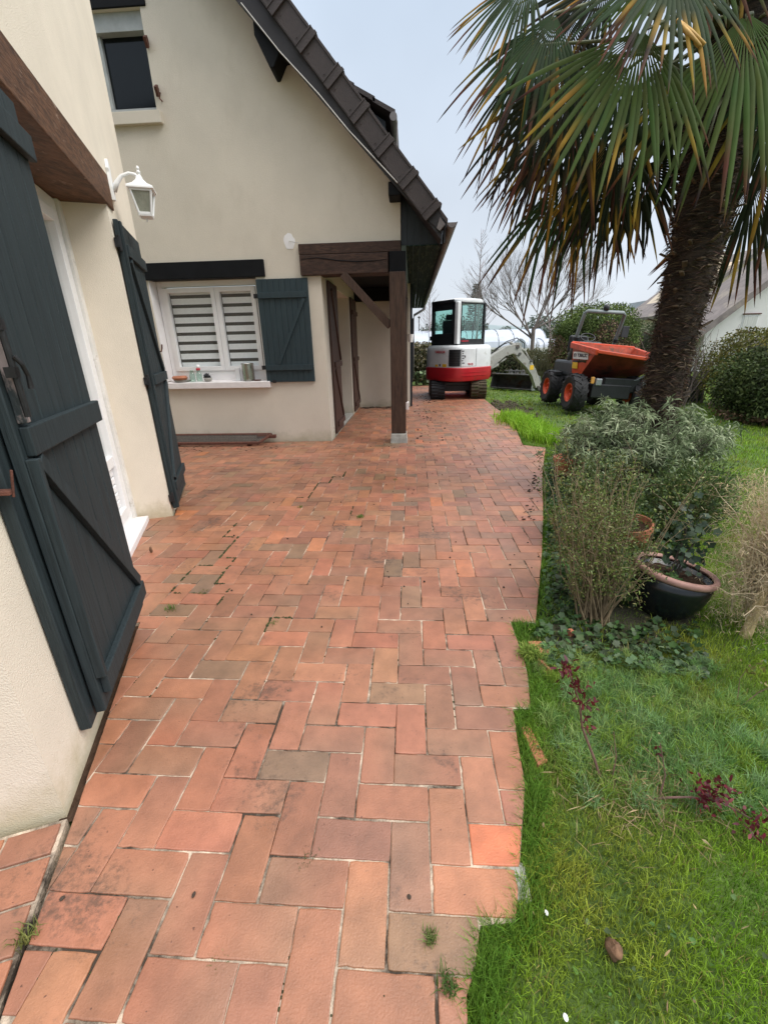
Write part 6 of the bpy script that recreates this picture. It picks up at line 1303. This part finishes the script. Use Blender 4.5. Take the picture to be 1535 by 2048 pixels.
q = MB(); q.box((13.32, 19.98, 1.5), (13.92, 20.02, 2.12)); f = q.build('window', m_white, nb); q = MB(); q.box((13.36, 19.96, 1.53), (13.88, 19.975, 2.07)); q.build('pane', m_curtain, f); q = MB(); q.box((13.25, 19.9, 1.44), (14.0, 20.01, 1.49)); q.box((13.28, 19.93, 2.13), (13.97, 20.01, 2.17)); q.build('sill', m_rust, f)
nb2 = thing('neighbour_house', (16.5, 34, 0), 'beige house end with a chimney behind the white gable', 'house')
q = MB(); q.prism([(18.2, -.1), (30, -.1), (30, 6.8), (22.5, 6.4), (20.6, 5.5), (18.2, 3.2)], lambda x, z: (x, 34.0, z), lambda x, z: (x, 40, z)); q.build('wall', m_beige, nb2); q = MB(); q.box((20.2, 34.5, 4.8), (21.2, 35.6, 6.6)); q.build('chimney', m_beige, nb2)
q = MB(); q.hexa([(17.6, 33.6, 2.6), (22.6, 33.6, 6.45), (22.6, 41, 6.45), (17.6, 41, 2.6), (17.5, 33.6, 2.8), (22.6, 33.6, 6.7), (22.6, 41, 6.7), (17.5, 41, 2.8)]); q.build('roof', m_grey_roof, nb2)
nb3 = thing('garden_shed', (10.4, 11.5, 0), 'corner of a rust brown roof above the yellow hedge', 'shed')
q = MB(); q.box((10.9, 13.7, -.1), (14.5, 17, 1.3)); q.build('wall', m_neigh, nb3); q = MB(); q.hexa([(9.5, 13.4, 1.02), (11.9, 13.4, 1.9), (11.9, 14.3, 1.9), (9.5, 14.3, 1.02), (9.5, 13.4, 1.12), (11.9, 13.4, 2.0), (11.9, 14.3, 2.0), (9.5, 14.3, 1.12)]); q.build('roof', m_rooft, nb3)
q = MB()
def tunnel(lab, x0, x1, y, h, w_):
    t = thing('greenhouse', ((x0 + x1) / 2, y, 0), lab, 'greenhouse', 'long white greenhouses beyond the garden'); q = MB(); n = 10; vs = []
    for x in (x0, x1):
        for k in range(n + 1): a = math.pi * k / n; vs.append((x, y + w_ / 2 - w_ / 2 * math.cos(a), .9 + (h - .9) * math.sin(a)))
        
    q.add(vs, [(k, k + 1, n + 2 + k, n + 1 + k) for k in range(n)] + [tuple(range(n + 1)), tuple(range(n + 1, 2 * n + 2))]); q.build('roof', m_poly, t)
    q = MB(); q.box((x0, y, 0), (x1, y + w_, .9)); q.build('wall', m_neigh, t); q = MB(); m = int((x1 - x0) / 1.2)
    for k in range(m + 1): x = x0 + (x1 - x0) * k / m; q.tube([(x, y + w_ / 2 - (w_ / 2 + .03) * math.cos(a_), .9 + (h - .87) * math.sin(a_)) for a_ in [math.pi * j / 8 for j in range(5)]], .03, 4)
    q.build('hoops', m_galv, t)
tunnel('long white greenhouse roof seen left of the excavator', -3.5, 2.6, 36, 2.25, 6)
tunnel('white greenhouse roof seen right of the excavator cab', 3.2, 10.5, 37, 2.25, 6); tunnel('second lower white greenhouse behind the bare tree', 7.5, 13.5, 31, 1.45, 4)
bd_ = thing('far_building', (15, 60, 0), 'low grey building far behind the dumper mirror', 'building'); q = MB(); q.box((26.0, 60, 0), (31, 66, 3.6)); q.box((28.6, 60.5, 3.6), (30.2, 65, 5.6)); q.build('wall', M('far_wall', (.36, .38, .41), .9, .1, 1), bd_); q = MB()
for k in range(6): q.box((26.3 + k * .75, 59.95, 1.6), (26.7 + k * .75, 60.01, 2.9))
q.build('windows', M('far_pane', (.22, .25, .28), .5, .1, 1), bd_)
sl_ = thing('street_lamp', (.82, 52, 0), 'thin grey street lamp far off beneath the gutter end', 'street lamp'); q = MB(); q.tube([(.82, 52, 0), (.82, 52, 3.9)], .05, 6); q.build('pole', m_dgrey, sl_); q = MB(); q.lathe([(.05, 3.85), (.16, 3.95), (.16, 4.0), (.05, 4.08)], (.82, 52, 0), 'z', 10); q.build('lamp_head', m_dgrey, sl_)
random.seed(33)
for i in range(16):      # hazy trees on the skyline
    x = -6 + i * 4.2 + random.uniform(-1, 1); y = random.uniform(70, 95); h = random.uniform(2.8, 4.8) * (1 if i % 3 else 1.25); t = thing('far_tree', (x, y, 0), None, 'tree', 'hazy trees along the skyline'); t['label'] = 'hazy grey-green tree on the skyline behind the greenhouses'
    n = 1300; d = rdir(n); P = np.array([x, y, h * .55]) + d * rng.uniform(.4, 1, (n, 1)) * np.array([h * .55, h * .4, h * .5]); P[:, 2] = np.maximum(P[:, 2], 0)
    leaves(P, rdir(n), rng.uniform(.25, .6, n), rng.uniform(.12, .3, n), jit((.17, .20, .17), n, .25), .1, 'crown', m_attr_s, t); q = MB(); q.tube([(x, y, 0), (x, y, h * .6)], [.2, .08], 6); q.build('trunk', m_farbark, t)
q = MB(); vs = []; n = 60
for i in range(n):
    x = -150 + i * 7; hh = 6 + 4 * noise.noise((x * .02, 0, 0)) + 2 * noise.noise((x * .08, 1, 0)) + (5 if x > 20 else 0) * math.exp(-((x - 60) / 40) ** 2)
    vs += [(x, 230, -1), (x, 245, hh * .6), (x, 290, hh), (x, 420, -2)]
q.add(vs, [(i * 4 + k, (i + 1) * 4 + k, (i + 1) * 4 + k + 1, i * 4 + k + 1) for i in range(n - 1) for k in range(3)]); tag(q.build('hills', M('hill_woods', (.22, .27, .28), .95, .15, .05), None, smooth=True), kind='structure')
# ---------------------------------------------------------------- small things on and by the patio
def weed(x, y, n, h, lab, c=(.11, .20, .035), sp_=.014, rot=0):
    P = np.column_stack([rng.normal(x, sp_, n), rng.normal(y, sp_, n), np.full(n, -.004)]); o = blades(P, rng.uniform(h * .5, h, n), h * .085, jit(c, n, .3), 1.3, 'weed'); tag(o, lab, 'weed', 'weeds growing in the joints')
weed(-.427, 3.356, 60, .04, 'green weed in a joint in the middle of the patio'); weed(-1.335, 1.99, 60, .035, 'little green weed near the bottom batten of the large shutter'); weed(-.72, 1.868, 46, .022, 'mossy green tuft along the edge of a bright orange brick')
weed(-.462, .553, 26, .014, 'tiny green sprout in a joint at the bottom of the picture'); weed(-.951, .57, 60, .040, 'yellowish grass tuft in the joint at the bottom left corner', (.20, .22, .06)); weed(.045, .615, 90, .030, 'grass tuft sprawling over the lowest bricks by the lawn', (.16, .22, .06), .009)
weed(.085, .535, 110, .032, 'leafy weed at the ragged corner of the bricks near the lawn', (.08, .15, .03), .013); weed(-.29, .775, 26, .022, 'small moss tuft between two near bricks', (.07, .10, .03)); weed(.545, 1.66, 260, .065, 'bright yellow-green grass tuft beside the broken brick', (.20, .28, .05), .022); weed(.56, 1.58, 160, .03, 'low pale green leafy cushion under the broken brick', (.15, .22, .06), .022)
weed(-.99, 3.60, 40, .03, 'thin weed in a joint near the far shutter'); weed(-.17, 4.43, 30, .03, 'small weed in a joint towards the porch post'); weed(-1.23, 2.165, 30, .028, 'dry pale weed in a mossy joint by the door step', (.22, .20, .08))
def jn(x): return x
moss = MB()
path = [[(-.70, 4.83), (-.74, 4.60), (-.84, 4.55), (-.86, 4.32), (-.97, 4.28), (-.99, 3.95), (-1.09, 3.90)], [(-1.39, 3.30), (-1.40, 3.05), (-1.29, 2.95), (-1.30, 2.70), (-1.20, 2.62), (-1.20, 2.32), (-1.10, 2.25), (-1.11, 2.02)], [(-1.45, 2.15), (-1.45, 2.36), (-1.33, 2.45)], [(-1.45, 2.12), (-1.22, 2.14), (-1.20, 2.2)], [(-.76, 1.858), (-.63, 1.866)], [(-.43, 3.36), (-.54, 3.36), (-.54, 3.6)]]
def snap(p): return (OX + round((p[0] - OX) / PW) * PW, OY + round((p[1] - OY) / PW) * PW)
for pl_ in path:
    s = [snap(p) for p in pl_]; pts = [s[0]]
    for a, b in zip(s, s[1:]):
        if abs(a[0] - b[0]) > 1e-4 and abs(a[1] - b[1]) > 1e-4: pts.append((a[0], b[1]))
        pts.append(b)
    for a, b in zip(pts, pts[1:]):
        L = math.hypot(b[0] - a[0], b[1] - a[1])
        for k in range(int(L / .006)):
            if noise.noise((a[0] * 9 + k * .1, a[1] * 9, 0)) < -.16: continue
            t = k * .006 / L; blob(moss, (a[0] + (b[0] - a[0]) * t + random.gauss(0, .002), a[1] + (b[1] - a[1]) * t + random.gauss(0, .002), -.003), random.uniform(.004, .010), 6, 4, .6)
for i in range(1500):
    x = OX + round((random.uniform(-2.4, 1.2) - OX) / PW) * PW; y = random.uniform(.4, 3.2)
    if inside(x, y) and noise.noise((x * 3, y * 3, 8)) > .18: blob(moss, (x + random.gauss(0, .0015), y, -.004), random.uniform(.002, .005), 5, 3, .4)
tag(moss.build('moss', m_moss, None), 'dark green moss lining the worn joints', 'moss', None, 'stuff')
deb = MB()
for i in range(150):
    x, y = random.gauss(.15, .75), random.uniform(1.8, 9.5)
    if inside(x, y): blob(deb, (x, y, .004), random.uniform(.003, .007), 6, 4, .4)
for i in range(60):
    x, y = random.gauss(.3, .18), random.uniform(6.3, 12.5)
    if inside(x, y): blob(deb, (x, y, .006), random.uniform(.008, .022), 6, 4, .6, 3, (1, 1.6, .5))
for i in range(70):
    x, y = random.uniform(-3.4, -1.9), random.gauss(6.05, .1)
    if inside(x, y): blob(deb, (x, y, .003), random.uniform(.004, .012), 5, 3, .6, 3, (2, 1, .4))
for i in range(120): x, y = random.uniform(-1.15, -.05), random.gauss(10.05, .08); blob(deb, (x, y, .004), random.uniform(.008, .02), 5, 3, .6, 3, (2, 1, .4))
for i in range(60):
    k = random.random(); x, y = 1.0 + .75 * k + random.gauss(-.06, .03), 3.3 + 2.4 * k
    if inside(x, y): blob(deb, (x, y, .006), random.uniform(.004, .014), 5, 3, .6, 3, (1.3, 1, .5))
tag(deb.build('garden_litter', m_dirt, None), 'dark specks of dirt, seeds and leaf litter scattered over the bricks', 'litter', None, 'stuff')
def leafobj(x, y, s, lab, mat, cat='leaf', sq=(1, .6, .25), z=.006, amp=.5): q = MB(); blob(q, (x, y, z), s, 12, 8, amp, 3, sq); return tag(q.build('fallen_leaf' if cat == 'leaf' else cat.replace(' ', '_'), mat, None, smooth=True), lab, cat)
leafobj(-1.846, 2.682, .022, 'upright dry brown leaf on the bricks by the white door step', m_brownobj, sq=(.5, .4, 1.2), z=.02)
leafobj(.482, .62, .022, 'curled brown seed pod lying on the lawn at the bottom right', m_brownobj, 'seed pod', (.75, 1.0, .8), -.01, .7)
leafobj(.341, .681, .0055, 'upper white petal lying in the grass near the brick edge', m_white, 'petal', (.8, 1.3, .4), -.0, .2); leafobj(.329, .497, .006, 'lower white petal in the grass at the bottom of the picture', m_white, 'petal', (.9, 1.2, .4), -.0, .2)
leafobj(-.573, .675, .0062, 'dark oval dropping on an orange brick at the bottom left', m_dirt, 'dropping', (.7, 1.2, .5), .003, .2); leafobj(-.005, .697, .0055, 'dark oval seed on the pale brick near the lawn', m_dirt, 'seed', (1, 1.1, .5), .003, .2); leafobj(-.919, .65, .006, 'small brown smudge of dirt on the brick at the bottom left corner', m_dirt, 'dropping', (1, 1.1, .4), .003, .2)
def brickbit(x, y, w_, h_, rot, lab, tilt=.2):
    q = MB(); pts = [(-w_ / 2, -h_ / 2), (w_ / 2, -h_ / 2.6), (w_ / 2.4, h_ / 2), (-w_ / 2.2, h_ / 2.3)]; Mx = Matrix.Rotation(rot, 3, 'Z') @ Matrix.Rotation(tilt, 3, 'Y')
    T = lambda a, b, z: Vector((x, y, -.022)) + Mx @ Vector((a, b, z)); q.prism(pts, lambda a, b: T(a, b, -.02), lambda a, b: T(a, b, .012)); tag(q.build('broken_brick', M('brick_shard', S(168, 104, 78), .8, .15, 12, .6, 90), None, bevel=.003), lab, 'brick')
brickbit(.605, 1.735, .085, .10, .2, 'broken orange brick piece beside the yellow-green tuft'); brickbit(.44, 1.19, .045, .17, .15, 'long curved shard of brick sunk in the earth beside the paving'); brickbit(.60, 1.62, .05, .09, .5, 'brown brick fragment half buried in the grass below the broken orange piece', .5); brickbit(.80, 1.87, .03, .035, .3, 'tiny orange brick chip under the twiggy shrub')
q = MB(); q.box((.262, .70, -.05), (.315, .80, -.004)); tag(q.build('mortar_lump', m_concrete, None, bevel=.01), 'grey block of mortar showing at the broken edge of the bricks', 'mortar')
